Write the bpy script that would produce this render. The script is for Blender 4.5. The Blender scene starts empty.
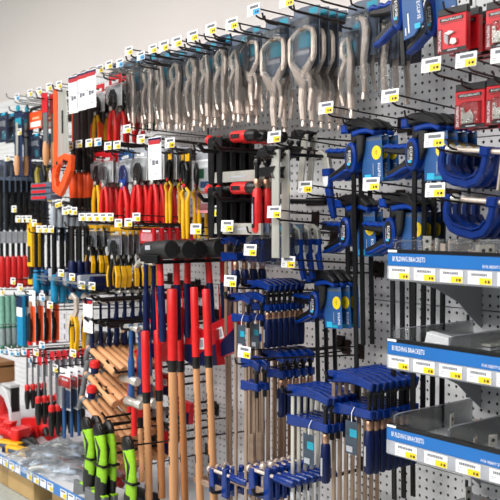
import bpy, math, random
from mathutils import Vector, Matrix
random.seed(7)
SC = bpy.context.scene
COL = SC.collection

# ------------------------------------------------------------------ camera
F = 871.0                      # focal length in pixels of the 500 px frame
TH = math.radians(51.6)        # yaw away from the wall normal
PI_ = math.atan(30.0 / F)      # pitch down
DIST, EYE = 1.92, 1.60
cam = bpy.data.cameras.new('camera')
camo = bpy.data.objects.new('camera', cam)
COL.objects.link(camo)
camo.location = (0, -DIST, EYE)
camo.rotation_euler = (math.pi / 2 - PI_, 0, TH)
cam.sensor_width = 36
cam.lens = F / 500 * 36
cam.clip_start = .05
cam.dof.use_dof = True
cam.dof.focus_distance = 2.5
cam.dof.aperture_fstop = 5.6
SC.camera = camo

# ------------------------------------------------------------------ world, lamps, exposure
world = bpy.data.worlds.new('World'); SC.world = world
world.use_nodes = True
world.node_tree.nodes['Background'].inputs[0].default_value = (.92, .96, 1, 1)
world.node_tree.nodes['Background'].inputs[1].default_value = .22
SC.view_settings.view_transform = 'Standard'
SC.view_settings.look = 'None'
SC.view_settings.exposure = -0.14
SC.view_settings.gamma = 1.0
SC.view_settings.use_curve_mapping = False
for i, (x, y) in enumerate(((-5.0, -2.0), (-3.2, -2.0), (-1.4, -2.0), (-5.2, -4.6), (-3.2, -4.6), (-1.2, -4.6))):
    l = bpy.data.lights.new('ceiling_tube_light', 'AREA')
    l.shape = 'RECTANGLE'; l.size = 1.5; l.size_y = .3
    l.energy = (50 if y > -3 else 92) * (.55 if x < -4.5 else .9 if x < -2 else 1.3)
    l.color = (1, .97, .95)
    o = bpy.data.objects.new('ceiling_tube_light', l); COL.objects.link(o)
    o.location = (x, y, 3.05)

def W(px, py, off=0.0):
    """pixel -> point on the plane parallel to the wall, OFF metres in front of it"""
    fw0 = Vector((-math.sin(TH), math.cos(TH), 0)); rt = Vector((math.cos(TH), math.sin(TH), 0)); z = Vector((0, 0, 1))
    fw = fw0 * math.cos(PI_) - z * math.sin(PI_); up = z * math.cos(PI_) + fw0 * math.sin(PI_)
    d = fw + rt * ((px - 250) / F) - up * ((py - 250) / F)
    t = (DIST - off) / d.y
    return Vector((0, -DIST, EYE)) + d * t
def Wz(px, py, z):
    """pixel -> point on the horizontal plane at height z"""
    a = W(px, py, 0); c = Vector((0, -DIST, EYE)); d = a - c
    return c + d * ((z - EYE) / d.z)
def mpp(px, off=0.0):
    t = (px - 250) / F
    return (DIST - off) / (math.cos(TH) + t * math.sin(TH)) / F

# ------------------------------------------------------------------ materials (all procedural)
def lin(h):
    h = h.lstrip('#')
    v = [int(h[i:i + 2], 16) / 255 for i in (0, 2, 4)]
    return tuple((c / 12.92 if c <= .04045 else ((c + .055) / 1.055) ** 2.4) for c in v) + (1,)
MATS = {}
def mat(name, col, rough=.5, metal=0, var=.12, scale=60, bump=0, stretch=(1, 1, 1), spec=.5):
    if name in MATS: return MATS[name]
    m = bpy.data.materials.new(name); m.use_nodes = True
    nt = m.node_tree; b = nt.nodes['Principled BSDF']
    tc = nt.nodes.new('ShaderNodeTexCoord'); mp = nt.nodes.new('ShaderNodeMapping'); mp.inputs['Scale'].default_value = stretch
    nz = nt.nodes.new('ShaderNodeTexNoise'); nz.inputs['Scale'].default_value = scale; nz.inputs['Detail'].default_value = 3
    rp = nt.nodes.new('ShaderNodeValToRGB')
    c = lin(col)
    rp.color_ramp.elements[0].position = .3; rp.color_ramp.elements[1].position = .7
    rp.color_ramp.elements[0].color = tuple(v * (1 - var) for v in c[:3]) + (1,)
    rp.color_ramp.elements[1].color = tuple(min(1, v * (1 + var)) for v in c[:3]) + (1,)
    L = nt.links.new
    L(tc.outputs['Object'], mp.inputs[0]); L(mp.outputs[0], nz.inputs['Vector']); L(nz.outputs['Fac'], rp.inputs[0]); L(rp.outputs[0], b.inputs['Base Color'])
    b.inputs['Roughness'].default_value = rough; b.inputs['Metallic'].default_value = metal
    b.inputs['Specular IOR Level'].default_value = spec
    if bump:
        bp = nt.nodes.new('ShaderNodeBump'); bp.inputs['Strength'].default_value = bump; bp.inputs['Distance'].default_value = .002
        L(nz.outputs['Fac'], bp.inputs['Height']); L(bp.outputs[0], b.inputs['Normal'])
    MATS[name] = m
    return m
def clear(name, tint=(.93, .96, .98), rough=.08, ior=1.5, milk=0.0):
    if name in MATS: return MATS[name]
    m = bpy.data.materials.new(name); m.use_nodes = True
    nt = m.node_tree; nt.nodes.clear()
    out = nt.nodes.new('ShaderNodeOutputMaterial'); mx = nt.nodes.new('ShaderNodeMixShader')
    tr = nt.nodes.new('ShaderNodeBsdfTransparent'); tr.inputs[0].default_value = tint + (1,)
    gl = nt.nodes.new('ShaderNodeBsdfGlossy'); gl.inputs['Roughness'].default_value = rough
    fr = nt.nodes.new('ShaderNodeFresnel'); fr.inputs[0].default_value = ior
    nz = nt.nodes.new('ShaderNodeTexNoise'); nz.inputs['Scale'].default_value = 45
    bp = nt.nodes.new('ShaderNodeBump'); bp.inputs['Strength'].default_value = .35; bp.inputs['Distance'].default_value = .004
    L = nt.links.new
    L(nz.outputs['Fac'], bp.inputs['Height']); L(bp.outputs[0], gl.inputs['Normal'])
    L(fr.outputs[0], mx.inputs[0]); L(tr.outputs[0], mx.inputs[1]); L(gl.outputs[0], mx.inputs[2])
    if milk:
        df = nt.nodes.new('ShaderNodeBsdfDiffuse'); df.inputs[0].default_value = (.86, .91, .96, 1)
        m2 = nt.nodes.new('ShaderNodeMixShader'); m2.inputs[0].default_value = milk
        L(mx.outputs[0], m2.inputs[1]); L(df.outputs[0], m2.inputs[2]); mx = m2
    L(mx.outputs[0], out.inputs[0])
    MATS[name] = m
    return m
peg = mat('pegboard_paint', '#f0f1f3', .5, .0, .05, 8)
steelgrey = mat('grey_steel_paint', '#6f7175', .45, .2, .06, 10)
darkback = mat('gondola_inner', '#2a2b2d', .8)
wallm = mat('wall_paint', '#f2ebe8', .85, 0, .025, 1.2)
ceilm = mat('ceiling_paint', '#eeeeec', .9, 0, .03, 2)
floorm = mat('floor_tiles', '#ced2cc', .35, 0, .07, 3)
shelfwhite = mat('shelf_white', '#cfcfd2', .45, 0, .05, 6)
shelfgrey = mat('shelf_grey', '#b0b2b6', .45, .1, .06, 10)
black = mat('black_plastic', '#09090b', .42, 0, .2)
blackmetal = mat('black_metal', '#0c0c0f', .35, .2, .2)
rubber = mat('black_rubber', '#151517', .6, 0, .2)
wire = mat('hook_wire', '#3a3230', .35, .7, .15)
wirelight = mat('zinc_wire', '#a9a8a6', .35, .8, .1)
chrome = mat('nickel_plate', '#e2d2c6', .32, .5, .1, 90)
steel = mat('bright_steel', '#d8d6cd', .3, .6, .1, 40, stretch=(1, 1, .1))
bronze = mat('oiled_steel_bar', '#a58c7a', .36, .6, .3, 30, stretch=(1, 1, .06))
copper = mat('copper_ferrule', '#c59a80', .35, .9, .1)
blue = mat('blue_enamel', '#002a76', .26, 0, .15, spec=.5)
bluelight = mat('blue_rubber', '#003792', .34, 0, .12, spec=.4)
bluedark = mat('navy_plastic', '#061746', .4, 0, .12, spec=.3)
navy = mat('navy_card', '#12284f', .45, 0, .15, 25)
cardblue = mat('blue_card', '#235590', .42, 0, .2, 14)
slate = mat('slate_card', '#566276', .4, 0, .2, 25)
teal = mat('teal_print', '#0f93ad', .5, 0, .1)
cyan = mat('cyan_print', '#2bb5de', .5, 0, .1)
yellow = mat('yellow_print', '#f2d21c', .5, 0, .05)
yellowp = mat('yellow_plastic', '#eeb410', .42, 0, .1)
white = mat('white_card', '#f2f2f4', .55, 0, .03)
greyprint = mat('grey_print', '#6b6d76', .6, 0, .1)
palegrey = mat('pale_grey_print', '#a7aab2', .6, 0, .1)
ink = mat('dark_ink', '#1c1a18', .6)
red = mat('red_plastic', '#dc1f20', .4, 0, .1)
redcard = mat('red_card', '#cf1624', .35, 0, .1)
maroon = mat('dark_red_print', '#7c1019', .45, 0, .1)
orange = mat('orange_plastic', '#f4541a', .4, 0, .08)
signred = mat('sign_red', '#b5242e', .5)
skyblue = mat('header_blue', '#1568b4', .4, 0, .12, 5)
tagblue = mat('tag_blue', '#3f9fd8', .5)
turq = mat('turquoise_plastic', '#1288b8', .4, 0, .12)
green = mat('green_plastic', '#136b45', .4, 0, .12)
mint = mat('mint_plastic', '#7fb3a0', .4, 0, .15)
lime = mat('lime_plastic', '#8fc81e', .45, 0, .1)
pink = mat('pink_print', '#d98a94', .5, 0, .15)
wood = mat('hickory_wood', '#c07f4c', .5, 0, .22, 22, .15, (1, 1, .08))
woodlight = mat('ash_wood', '#cf9768', .45, 0, .2, 22, .15, (1, 1, .08))
board = mat('cardboard', '#c0a06c', .75, 0, .12, 6)
boxwood = mat('brown_box', '#8a6038', .7, 0, .15, 8)
film = clear('clear_blister', (.95, .97, .98), .12, 1.7)
bag = clear('clear_bag', (.93, .96, .98), .16, 1.6)
shelfbag = clear('crumpled_film', (.93, .96, .98), .16, 1.9, .12)
acrylic = clear('clear_acrylic', (.97, .975, .98), .05, 1.3)

# ------------------------------------------------------------------ mesh builder
TXT = {}
def text_geo(s, size):
    k = (s, size)
    if k in TXT: return TXT[k]
    c = bpy.data.curves.new('t', 'FONT'); c.body = s; c.size = size; c.resolution_u = 1; c.align_x = 'CENTER'; c.align_y = 'CENTER'
    c.offset = size * .006
    o = bpy.data.objects.new('t', c); COL.objects.link(o)
    me = o.to_mesh()
    vs = [v.co.copy() for v in me.vertices]; fs = [tuple(p.vertices) for p in me.polygons]
    o.to_mesh_clear(); bpy.data.objects.remove(o); bpy.data.curves.remove(c)
    TXT[k] = (vs, fs)
    return TXT[k]
class MB:
    def __init__(s): s.v = []; s.f = []; s.m = []; s.mats = []; s.sm = []
    def mi(s, m):
        if m not in s.mats: s.mats.append(m)
        return s.mats.index(m)
    def add(s, vs, fs, m, smooth=False, M=None):
        n = len(s.v); k = s.mi(m)
        s.v += [tuple(M @ Vector(v)) if M else tuple(v) for v in vs]
        for f in fs: s.f.append(tuple(i + n for i in f)); s.m.append(k); s.sm.append(smooth)
        return s
    def box(s, x0, x1, y0, y1, z0, z1, m, b=0, M=None):
        return s.prism([(x0, z0), (x1, z0), (x1, z1), (x0, z1)], y0, y1, m, b, M)
    def prism(s, pts, y0, y1, m, b=0, M=None, smooth=False):
        a = sum(pts[i][0] * pts[(i + 1) % len(pts)][1] - pts[(i + 1) % len(pts)][0] * pts[i][1] for i in range(len(pts)))
        if a < 0: pts = pts[::-1]
        n = len(pts)
        def inset(b):
            r = []
            for i in range(n):
                p0, p, p1 = Vector(pts[i - 1]), Vector(pts[i]), Vector(pts[(i + 1) % n])
                d0 = (p - p0); d1 = (p1 - p)
                d0 = d0.normalized() if d0.length > 1e-9 else Vector((1, 0)); d1 = d1.normalized() if d1.length > 1e-9 else d0
                n0 = Vector((-d0.y, d0.x)); n1 = Vector((-d1.y, d1.x)); nn = n0 + n1
                if nn.length < .3: nn = n0
                nn.normalize(); q = p + nn * (b / max(.4, nn.dot(n0)))
                r.append((q.x, q.y))
            return r
        rings = [(pts, y0), (pts, y1)]
        if b:
            ip = inset(b); rings = [(ip, y0), (pts, y0 + b), (pts, y1 - b), (ip, y1)]
        vs = [(x, y, z) for ps, y in rings for x, z in ps]
        fs = [tuple(range(n))]
        for k in range(len(rings) - 1):
            for i in range(n):
                j = (i + 1) % n; fs.append((k * n + i, (k + 1) * n + i, (k + 1) * n + j, k * n + j))
        fs.append(tuple(range(len(vs) - 1, len(vs) - n - 1, -1)))
        return s.add(vs, fs, m, smooth, M)
    def strip(s, path, wd, y0, y1, m, b=0, M=None):
        P = [Vector(p) for p in path]; n = len(P)
        if not isinstance(wd, (list, tuple)): wd = [wd] * n
        Lp, Rp = [], []
        for i in range(n):
            t = (P[min(i + 1, n - 1)] - P[max(i - 1, 0)]).normalized(); nn = Vector((-t.y, t.x))
            Lp.append(tuple(P[i] + nn * wd[i] / 2)); Rp.append(tuple(P[i] - nn * wd[i] / 2))
        return s.prism(Lp + Rp[::-1], y0, y1, m, b, M)
    def tube(s, path, r, m, seg=6, M=None, flat=1.0):
        P = [Vector(p) for p in path]; n = len(P)
        if not isinstance(r, (list, tuple)): r = [r] * n
        vs = []; fs = []; up = Vector((0, 1, 0))
        for i in range(n):
            t = (P[min(i + 1, n - 1)] - P[max(i - 1, 0)]).normalized()
            u = up - t * up.dot(t)
            if u.length < .05: u = Vector((1, 0, .01)) - t * t.x
            u.normalize(); up = u; w = t.cross(u)
            for k in range(seg):
                a = 2 * math.pi * k / seg
                vs.append(P[i] + u * math.cos(a) * r[i] * flat + w * math.sin(a) * r[i])
        for i in range(n - 1):
            for k in range(seg):
                j = (k + 1) % seg; fs.append((i * seg + k, i * seg + j, (i + 1) * seg + j, (i + 1) * seg + k))
        s.add(vs, fs, m, True, M)
        s.add(vs[:seg], [tuple(range(seg))[::-1]], m, False, M)
        return s.add(vs[-seg:], [tuple(range(seg))], m, False, M)
    def disc(s, cx, cz, rx, rz, y0, y1, m, n=16, b=0, M=None):
        return s.prism([(cx + rx * math.cos(2 * math.pi * i / n), cz + rz * math.sin(2 * math.pi * i / n)) for i in range(n)], y0, y1, m, b, M)
    def quad(s, x0, x1, z0, z1, y, m, M=None):
        return s.add([(x0, y, z0), (x1, y, z0), (x1, y, z1), (x0, y, z1)], [(0, 1, 2, 3)], m, False, M)
    def text(s, t, size, cx, cz, y, m, rot=0, sx=1.0):
        vs, fs = text_geo(t, size); c, n = math.cos(rot), math.sin(rot)
        return s.add([(cx + v.x * sx * c - v.y * n, y, cz + v.x * sx * n + v.y * c) for v in vs], fs, m)
    def shell(s, x0, x1, y0, y1, z0, z1, m, r=.01):
        """open-backed blister bubble, front at y0"""
        o = [(x0, z0), (x1, z0), (x1, z1), (x0, z1)]; i_ = [(x0 + r, z0 + r), (x1 - r, z0 + r), (x1 - r, z1 - r), (x0 + r, z1 - r)]
        vs = [(x, y1, z) for x, z in o] + [(x, y0, z) for x, z in i_]
        return s.add(vs, [(4, 5, 6, 7)] + [(k, (k + 1) % 4, 4 + (k + 1) % 4, 4 + k) for k in range(4)], m)
    def mesh(s, name):
        me = bpy.data.meshes.new(name); me.from_pydata(s.v, [], s.f)
        for m in s.mats: me.materials.append(m)
        me.polygons.foreach_set('material_index', s.m); me.polygons.foreach_set('use_smooth', s.sm); me.update()
        return me

class Kind:
    """a thing with parts; placed any number of times with shared meshes"""
    def __init__(s, name, cat): s.name = name; s.cat = cat; s.parts = []
    def part(s, name, mb, parent=None, label=None):
        s.parts.append((name, mb.mesh(name), parent, label)); return len(s.parts) - 1
    def put(s, loc, label, group=None, rot=(0, 0, 0), scale=1.0):
        r = bpy.data.objects.new(s.name, None); r.empty_display_size = .02; COL.objects.link(r)
        r.location = loc; r.rotation_euler = rot; r.scale = scale if isinstance(scale, tuple) else (scale,) * 3
        r['label'] = label; r['category'] = s.cat
        if group: r['group'] = group
        obs = []
        for name, me, par, lb in s.parts:
            o = bpy.data.objects.new(name, me); COL.objects.link(o); o.parent = obs[par] if par is not None else r
            if lb: o['label'] = lb
            if name in ('print', 'burnt_print', 'head_print', 'handle_print', 'blade_print'): o['kind'] = 'stuff'
            obs.append(o)
        return r
def single(name, mb, label, cat, loc=(0, 0, 0), rot=(0, 0, 0), group=None):
    o = bpy.data.objects.new(name, mb.mesh(name)); COL.objects.link(o); o.location = loc; o.rotation_euler = rot
    o['label'] = label; o['category'] = cat
    if group: o['group'] = group
    return o
def struct(name, mb, parent=None, loc=(0, 0, 0), me=None):
    o = bpy.data.objects.new(name, me or mb.mesh(name)); COL.objects.link(o); o.location = loc
    if parent is None: o['kind'] = 'structure'
    else: o.parent = parent
    return o
NTH = 'first second third fourth fifth sixth seventh eighth ninth tenth eleventh twelfth thirteenth fourteenth fifteenth sixteenth seventeenth eighteenth'.split()
ORD = ['foremost', 'second', 'third', 'fourth', 'fifth', 'sixth', 'seventh', 'eighth', 'ninth', 'tenth']

# ------------------------------------------------------------------ hooks
HK = {}
def tag_part(k, L, t, parent=None, tw=.056, th=.032, z=.012):
    b = MB(); y = -L - .006
    b.box(-tw / 2, tw / 2, y, y + .0015, z - th / 2, z + th / 2, white)
    i = k.part('price_tag', b, parent)
    p = MB(); y2 = y - .0004
    p.quad(-tw * .05, tw * .48, z - th * .47, z + th * .02, y2, tagblue if t == 'b' else yellow)
    i2 = k.part('price_field', p, None if parent is None and False else None)
    k.parts[i2] = (k.parts[i2][0], k.parts[i2][1], i, None)
    q = MB()
    q.quad(-tw * .3, tw * .36, z + th * .12, z + th * .36, y2, greyprint)
    q.quad(-tw * .42, -tw * .2, z - th * .2, z - th * .12, y2, palegrey)
    q.quad(-tw * .42, -tw * .26, z - th * .34, z - th * .27, y2, palegrey)
    q.quad(tw * .14, tw * .22, z - th * .34, z - th * .16, y2 - .0003, ink)
    q.quad(tw * .28, tw * .4, z - th * .34, z - th * .16, y2 - .0003, ink)
    k.part('print', q, i)
def hook_kind(L, t, wm, heavy, ts):
    key = (round(L, 2), t, wm.name, heavy, ts)
    if key in HK: return HK[key]
    L = round(L, 2)
    k = Kind('peg_hook', 'hook'); r = .0028 if not heavy else .0055
    b = MB(); b.tube([(0, 0, 0), (0, -L + .02, 0), (0, -L + .005, .004), (0, -L, .02)], r, wm, 6)
    k.part('rod', b)
    b = MB(); b.box(-.018, .018, -.004, -.0005, -.012, .034, wm, .001)
    k.part('back_plate', b)
    if t:
        b = MB(); b.tube([(0, 0, .026), (0, -L - .004, .026)], .0022, wm, 6); a = k.part('tag_arm', b)
        tag_part(k, L, t, a, .056 * ts, .032 * ts, .02)
    HK[key] = k
    return k
NH = {}
def hook(px, py, L, label, t='y', wm=None, tilt=3.0, heavy=False, ts=1.0, group='wire peg hooks with price tags'):
    """px, py: the hook's tip (its price tag)"""
    p = W(px, py, L)
    if px < 160: ts *= .86
    dz = math.tan(math.radians(tilt)) * L + (.02 if t else 0)
    NH[label] = NH.get(label, 0) + 1
    return hook_kind(L, t, wm or wire, heavy, ts).put((p.x, 0, p.z - dz), label, group, (math.radians(-tilt), 0, 0))
def hang(kind, px, py, off, n, step, label, group, scale=1.0, rot=0.0, hk=True, wm=None, jit=0.0, heavy=False, where='from the front', yaw=0.0, dz=0.0, dx=0.0):
    """a queue of N copies on one hook; px, py is the hang point of the foremost"""
    p = W(px, py, off); res = []
    for i in range(n):
        lb = label if n == 1 else '%s, %s %s' % (label, ORD[i], where)
        res.append(kind.put((p.x + dx * i + random.uniform(-jit, jit) * .3, -(off - i * step), p.z + dz * i), lb, group,
                 (0, math.radians(rot + random.uniform(-jit, jit) * 60), math.radians(yaw)), scale))
    if hk:
        L = round(off + .035, 2)
        hook_kind(L, None, wm or wire, heavy, 1).put((p.x, 0, p.z - .004), 'plain wire hook carrying the ' + label, 'plain wire hooks', (0, 0, 0))
    return res

# ------------------------------------------------------------------ the setting
b = MB(); b.box(-8, 1.5, .16, .26, 0, 3.3, wallm); struct('wall_back', b)
b = MB(); b.box(-8, 1.5, -6, .26, -.05, 0, floorm); struct('floor', b)
b = MB(); b.box(-8, 1.5, -6, .26, 3.3, 3.35, ceilm); struct('ceiling', b)
PITCH, PW, PH = .0254, 1.2, .46
def peg_mesh(PH=.46, nz=18):
    vs, fs = [], []
    nx = 47
    ox, oz = (PW - nx * PITCH) / 2, (PH - nz * PITCH) / 2
    r = .0045; g = {}
    def gv(i, j, k, l):     # half-step grid
        key = (i * 2 + k, j * 2 + l)
        if key not in g:
            g[key] = len(vs); vs.append((ox + key[0] * PITCH / 2, 0, oz + key[1] * PITCH / 2))
        return g[key]
    ring = [(0, 0), (1, 0), (2, 0), (2, 1), (2, 2), (1, 2), (0, 2), (0, 1)]
    for i in range(nx):
        for j in range(nz):
            cx, cz = ox + (i + .5) * PITCH, oz + (j + .5) * PITCH
            o = [gv(i, j, a, c) for a, c in ring]
            n = len(vs)
            for y in (0, .003):
                for a, c in ring:
                    an = math.atan2(c - 1, a - 1); vs.append((cx + r * math.cos(an), y, cz + r * math.sin(an)))
            for q in range(8):
                p = (q + 1) % 8
                fs.append((o[q], o[p], n + p, n + q)); fs.append((n + q, n + p, n + 8 + p, n + 8 + q))
    n = len(vs)   # margins and folded edges
    m0, m1, k0, k1 = ox, PW - ox, oz, PH - oz; e = .0015
    vs += [(e, 0, e), (PW - e, 0, e), (PW - e, 0, PH - e), (e, 0, PH - e), (m0, 0, k0), (m1, 0, k0), (m1, 0, k1), (m0, 0, k1),
           (e, .02, e), (PW - e, .02, e), (PW - e, .02, PH - e), (e, .02, PH - e)]
    for q in range(4):
        p = (q + 1) % 4
        fs += [(n + q, n + p, n + 4 + p, n + 4 + q), (n + q, n + 8 + q, n + 8 + p, n + p)]
    me = bpy.data.meshes.new('back_panel'); me.from_pydata(vs, [], fs); me.materials.append(peg); me.update()
    return me
b = MB(); b.box(-7.47, .93, .021, .15, .0, 2.228, darkback); b.box(-7.47, .93, .0, .15, 2.228, 2.245, peg)
gond = struct('wall_gondola', b)
pm, pm_top = peg_mesh(), peg_mesh(.41, 16)
for c in range(-5, 1):
    for r in range(5):
        if c == 0 and r < 1: continue
        struct('back_panel', None, gond, (-1.47 + c * PW, 0, -.02 + r * PH), pm_top if r == 4 else pm)
for c in range(-4, 1):
    b = MB(); b.box(-.014, .014, -.004, .02, .1, 2.228, peg, .001); u = struct('upright', b, gond, (-1.47 + c * PW, 0, 0))
    b = MB()
    for k in range(42): b.box(-.005, .005, -.0046, -.003, .12 + k * .05, .145 + k * .05, darkback)
    o = struct('slot_row', b, u); o['kind'] = 'stuff'

# ------------------------------------------------------------------ bracket shelves on the right
SX0, SX1 = -1.436, -.24
def price_cards(k, x0, x1, y, z, par, tw, th, xs=None, slope=0):
    """white cards with a yellow price field in a price rail"""
    for x in xs:
        b = MB(); b.box(x, x + tw, y - .0012, y - .0002, z, z + th, white); i = k.part('price_card', b, par)
def shelf(z, label, xs, depth=.35, front=True):
    k = Kind('bracket_shelf', 'shelf')
    b = MB(); b.box(SX0, SX1, -depth, -.012, z - .03, z - .008, shelfgrey, .002); dk = k.part('deck', b)
    b = MB(); b.box(SX0, SX1, -depth - .006, -depth, z - .042, z + .030, shelfgrey, .001); rl = k.part('front_rail', b)
    b = MB(); b.box(SX0, SX1, -depth - .009, -depth - .005, z - .0055, z + .024, skyblue); 
    hd = k.part('header_strip', b, rl)
    b = MB(); b.box(SX0, SX1, -depth - .0095, -depth + .004, z + .024, z + .033, blackmetal, .001); k.part('header_cap', b, rl)
    b = MB(); b.text('BUILDING BRACKETS', .0165, SX0 + .066, z + .010, -depth - .0094, white, 0, .64)
    k.part('title_lettering', b, hd)
    b = MB(); b.text('FOR HEAVY DUTY APPLICATIONS', .0098, SX0 + .335, z + .002, -depth - .0094, white, 0, .8)
    k.part('subtitle_lettering', b, hd)
    b = MB(); b.box(SX0 + .002, SX0 + .03, -depth - .0103, -depth - .0092, z + .026, z + .0315, white); k.part('maker_plate', b, rl)
    b = MB(); b.box(SX0, SX1, -depth - .0105, -depth - .005, z - .039, z - .0065, palegrey, .001); pr = k.part('price_rail', b, rl)
    for x, w in xs:
        tw, th, y = w, .0285, -depth - .0118
        b = MB(); b.box(x, x + tw, y, y + .001, z - .037, z - .037 + th, white)
        c0 = x + tw / 2; cz = z - .037 + th / 2; y2 = y - .0003
        b.quad(c0 - tw * .02, c0 + tw * .48, cz - th * .47, cz + th * .02, y2, yellow)
        for q in range(9): b.quad(c0 - tw * .36 + q * tw * .075, c0 - tw * .36 + q * tw * .075 + tw * .055, cz + th * .14, cz + th * .36, y2, greyprint)
        b.quad(c0 - tw * .44, c0 - tw * .24, cz - th * .12, cz - th * .06, y2, palegrey)
        b.quad(c0 - tw * .44, c0 - tw * .3, cz - th * .28, cz - th * .22, y2, palegrey)
        b.quad(c0 + tw * .22, c0 + tw * .28, cz - th * .36, cz - th * .16, y2 - .0003, ink)
        b.quad(c0 + tw * .33, c0 + tw * .42, cz - th * .36, cz - th * .16, y2 - .0003, ink)
        k.part('price_card', b, pr)
    for x in (SX0 + .008, SX1 - .01):
        b = MB()
        pts = [(-.002, z - .03), (-.30, z - .03), (-.27, z - .05), (-.19, z - .07), (-.10, z - .11), (-.05, z - .15), (-.002, z - .185)]
        n = len(pts); vs = [(x - .0015, y, zz) for y, zz in pts] + [(x + .0015, y, zz) for y, zz in pts]
        fs = [tuple(range(n)), tuple(range(2 * n - 1, n - 1, -1))] + [(i, n + i, n + (i + 1) % n, (i + 1) % n) for i in range(n)]
        b.add(vs, fs, shelfgrey); k.part('support_bracket', b)
    b = MB(); b.box(SX0 + .004, SX1, -depth + .004, -depth + .006, z - .008, z + .062, acrylic); k.part('clear_riser', b, None, 'clear acrylic front riser')
    for x in (SX0 + .002, SX0 + .17, SX0 + .34, SX0 + .5):
        b = MB(); b.box(x, x + .002, -depth + .01, -.03, z - .008, z + .05, acrylic)
        b.tube([(x + .001, -depth + .012, z), (x + .001, -depth + .016, z + .048), (x + .001, -depth + .03, z + .052), (x + .001, -.03, z + .052)], .0012, palegrey, 5)
        k.part('divider', b)
    return k.put((0, 0, 0), label, 'shelves of building brackets')
shelf(1.497, 'grey steel shelf with blue header strip, top of the three bracket shelves', [(SX0 + .008 + i * .077, .063) for i in range(14)])
shelf(1.283, 'grey steel shelf with blue header strip, middle of the three bracket shelves', [(SX0 + .008 + i * .077, .063) for i in range(14)])
shelf(1.075, 'grey steel shelf with blue header strip, lowest of the three bracket shelves', [(SX0 + .03 + i * .09, .067) for i in range(12)])
k = Kind('bracket_shelf', 'shelf')
b = MB(); b.box(SX0, SX1, -.33, -.012, .845, .867, shelfgrey, .002); k.part('deck', b)
b = MB(); b.box(SX0, SX1, -.336, -.33, .83, .885, shelfgrey, .001); k.part('front_rail', b)
k.put((0, 0, 0), 'grey shelf deck at the bottom edge below the lowest blue header strip')

# brackets lying in the shelves
def angle_bracket(s, t, m, w):
    b = MB()
    b.box(0, s, -w, 0, 0, t, m); b.box(0, t, -w, 0, t, s, m)
    for q in (.35, .75):
        b.tube([(s * q, -w * .5, t - .0004), (s * q, -w * .5, t + .0006)], s * .09, ink, 8)
        b.tube([(t - .0004, -w * .5, s * q), (t + .0006, -w * .5, s * q)], s * .09, ink, 8)
    return b
ab = [angle_bracket(.05, .003, steel, .02).mesh('angle_bracket'), angle_bracket(.035, .0025, chrome, .025).mesh('angle_bracket')]
random.seed(11)
for sh, z, n, nm in ((0, 1.497, 40, 'top'), (2, 1.075, 10, 'lowest'), (3, .875, 9, 'bottom edge')):
    for i in range(n):
        o = bpy.data.objects.new('angle_bracket', ab[i % 2]); COL.objects.link(o)
        x = SX0 + .05 + .5 * i / n + random.uniform(0, .01)
        y = -random.uniform(.06, .30)
        o.location = (x, y, z - .0075); o.rotation_euler = (0, 0, random.uniform(-1.2, 1.2))
        if sh == 0: o.location.y = -random.uniform(.2, .31); o.location.z += random.uniform(0, .032)
        o['label'] = 'small silver angle bracket lying loose on the %s bracket shelf' % nm; o['category'] = 'bracket'; o['group'] = 'angle brackets on the %s shelf' % nm
# white carton with a red flash, dark steel box, grey tins on the middle shelf
k = Kind('small_carton', 'box')
b = MB(); b.box(-.03, .03, -.02, .02, 0, .05, white, .002); k.part('body', b)
b = MB(); b.prism([(-.02, .008), (.0, .03), (.012, .03), (-.008, .008)], -.0206, -.0202, red); b.prism([(-.006, .006), (.006, .02), (.014, .02), (.002, .006)], -.0206, -.0202, red); k.part('red_flash', b)
p = W(437, 334, .27); k.put((p.x, p.y, 1.2755), 'small white carton with red flash on the middle bracket shelf', None, (0, math.radians(12), math.radians(20)))
k = Kind('hinge_box', 'box')
b = MB(); b.box(-.045, .045, -.03, .03, 0, .04, blackmetal, .003); k.part('body', b)
b = MB(); b.box(-.046, .046, -.031, .031, .04, .046, steelgrey, .002); k.part('lid', b)
p = W(452, 336, .19); k.put((p.x, p.y, 1.2755), 'dark metal box with grey lid behind the white carton', None, (0, 0, .3))
for i, (px, off) in enumerate(((462, .22), (478, .2), (492, .16))):
    k = Kind('strap_bundle', 'bracket'); b = MB()
    for q in range(4): b.box(-.05, .05, -.02, .02, q * .009, q * .009 + .006, steel if q % 2 else shelfgrey, .001)
    k.part('straps', b)
    b = MB(); b.box(-.008, .008, -.022, .022, -.0005, .038, palegrey); k.part('band', b)
    p = W(px, 340, off); k.put((p.x, p.y, 1.2755), 'banded stack of flat steel straps on the middle shelf, %s from the left' % ORD[i].replace('foremost', 'first'), 'strap bundles on the middle shelf', (0, 0, .2 * i - .2))

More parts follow.
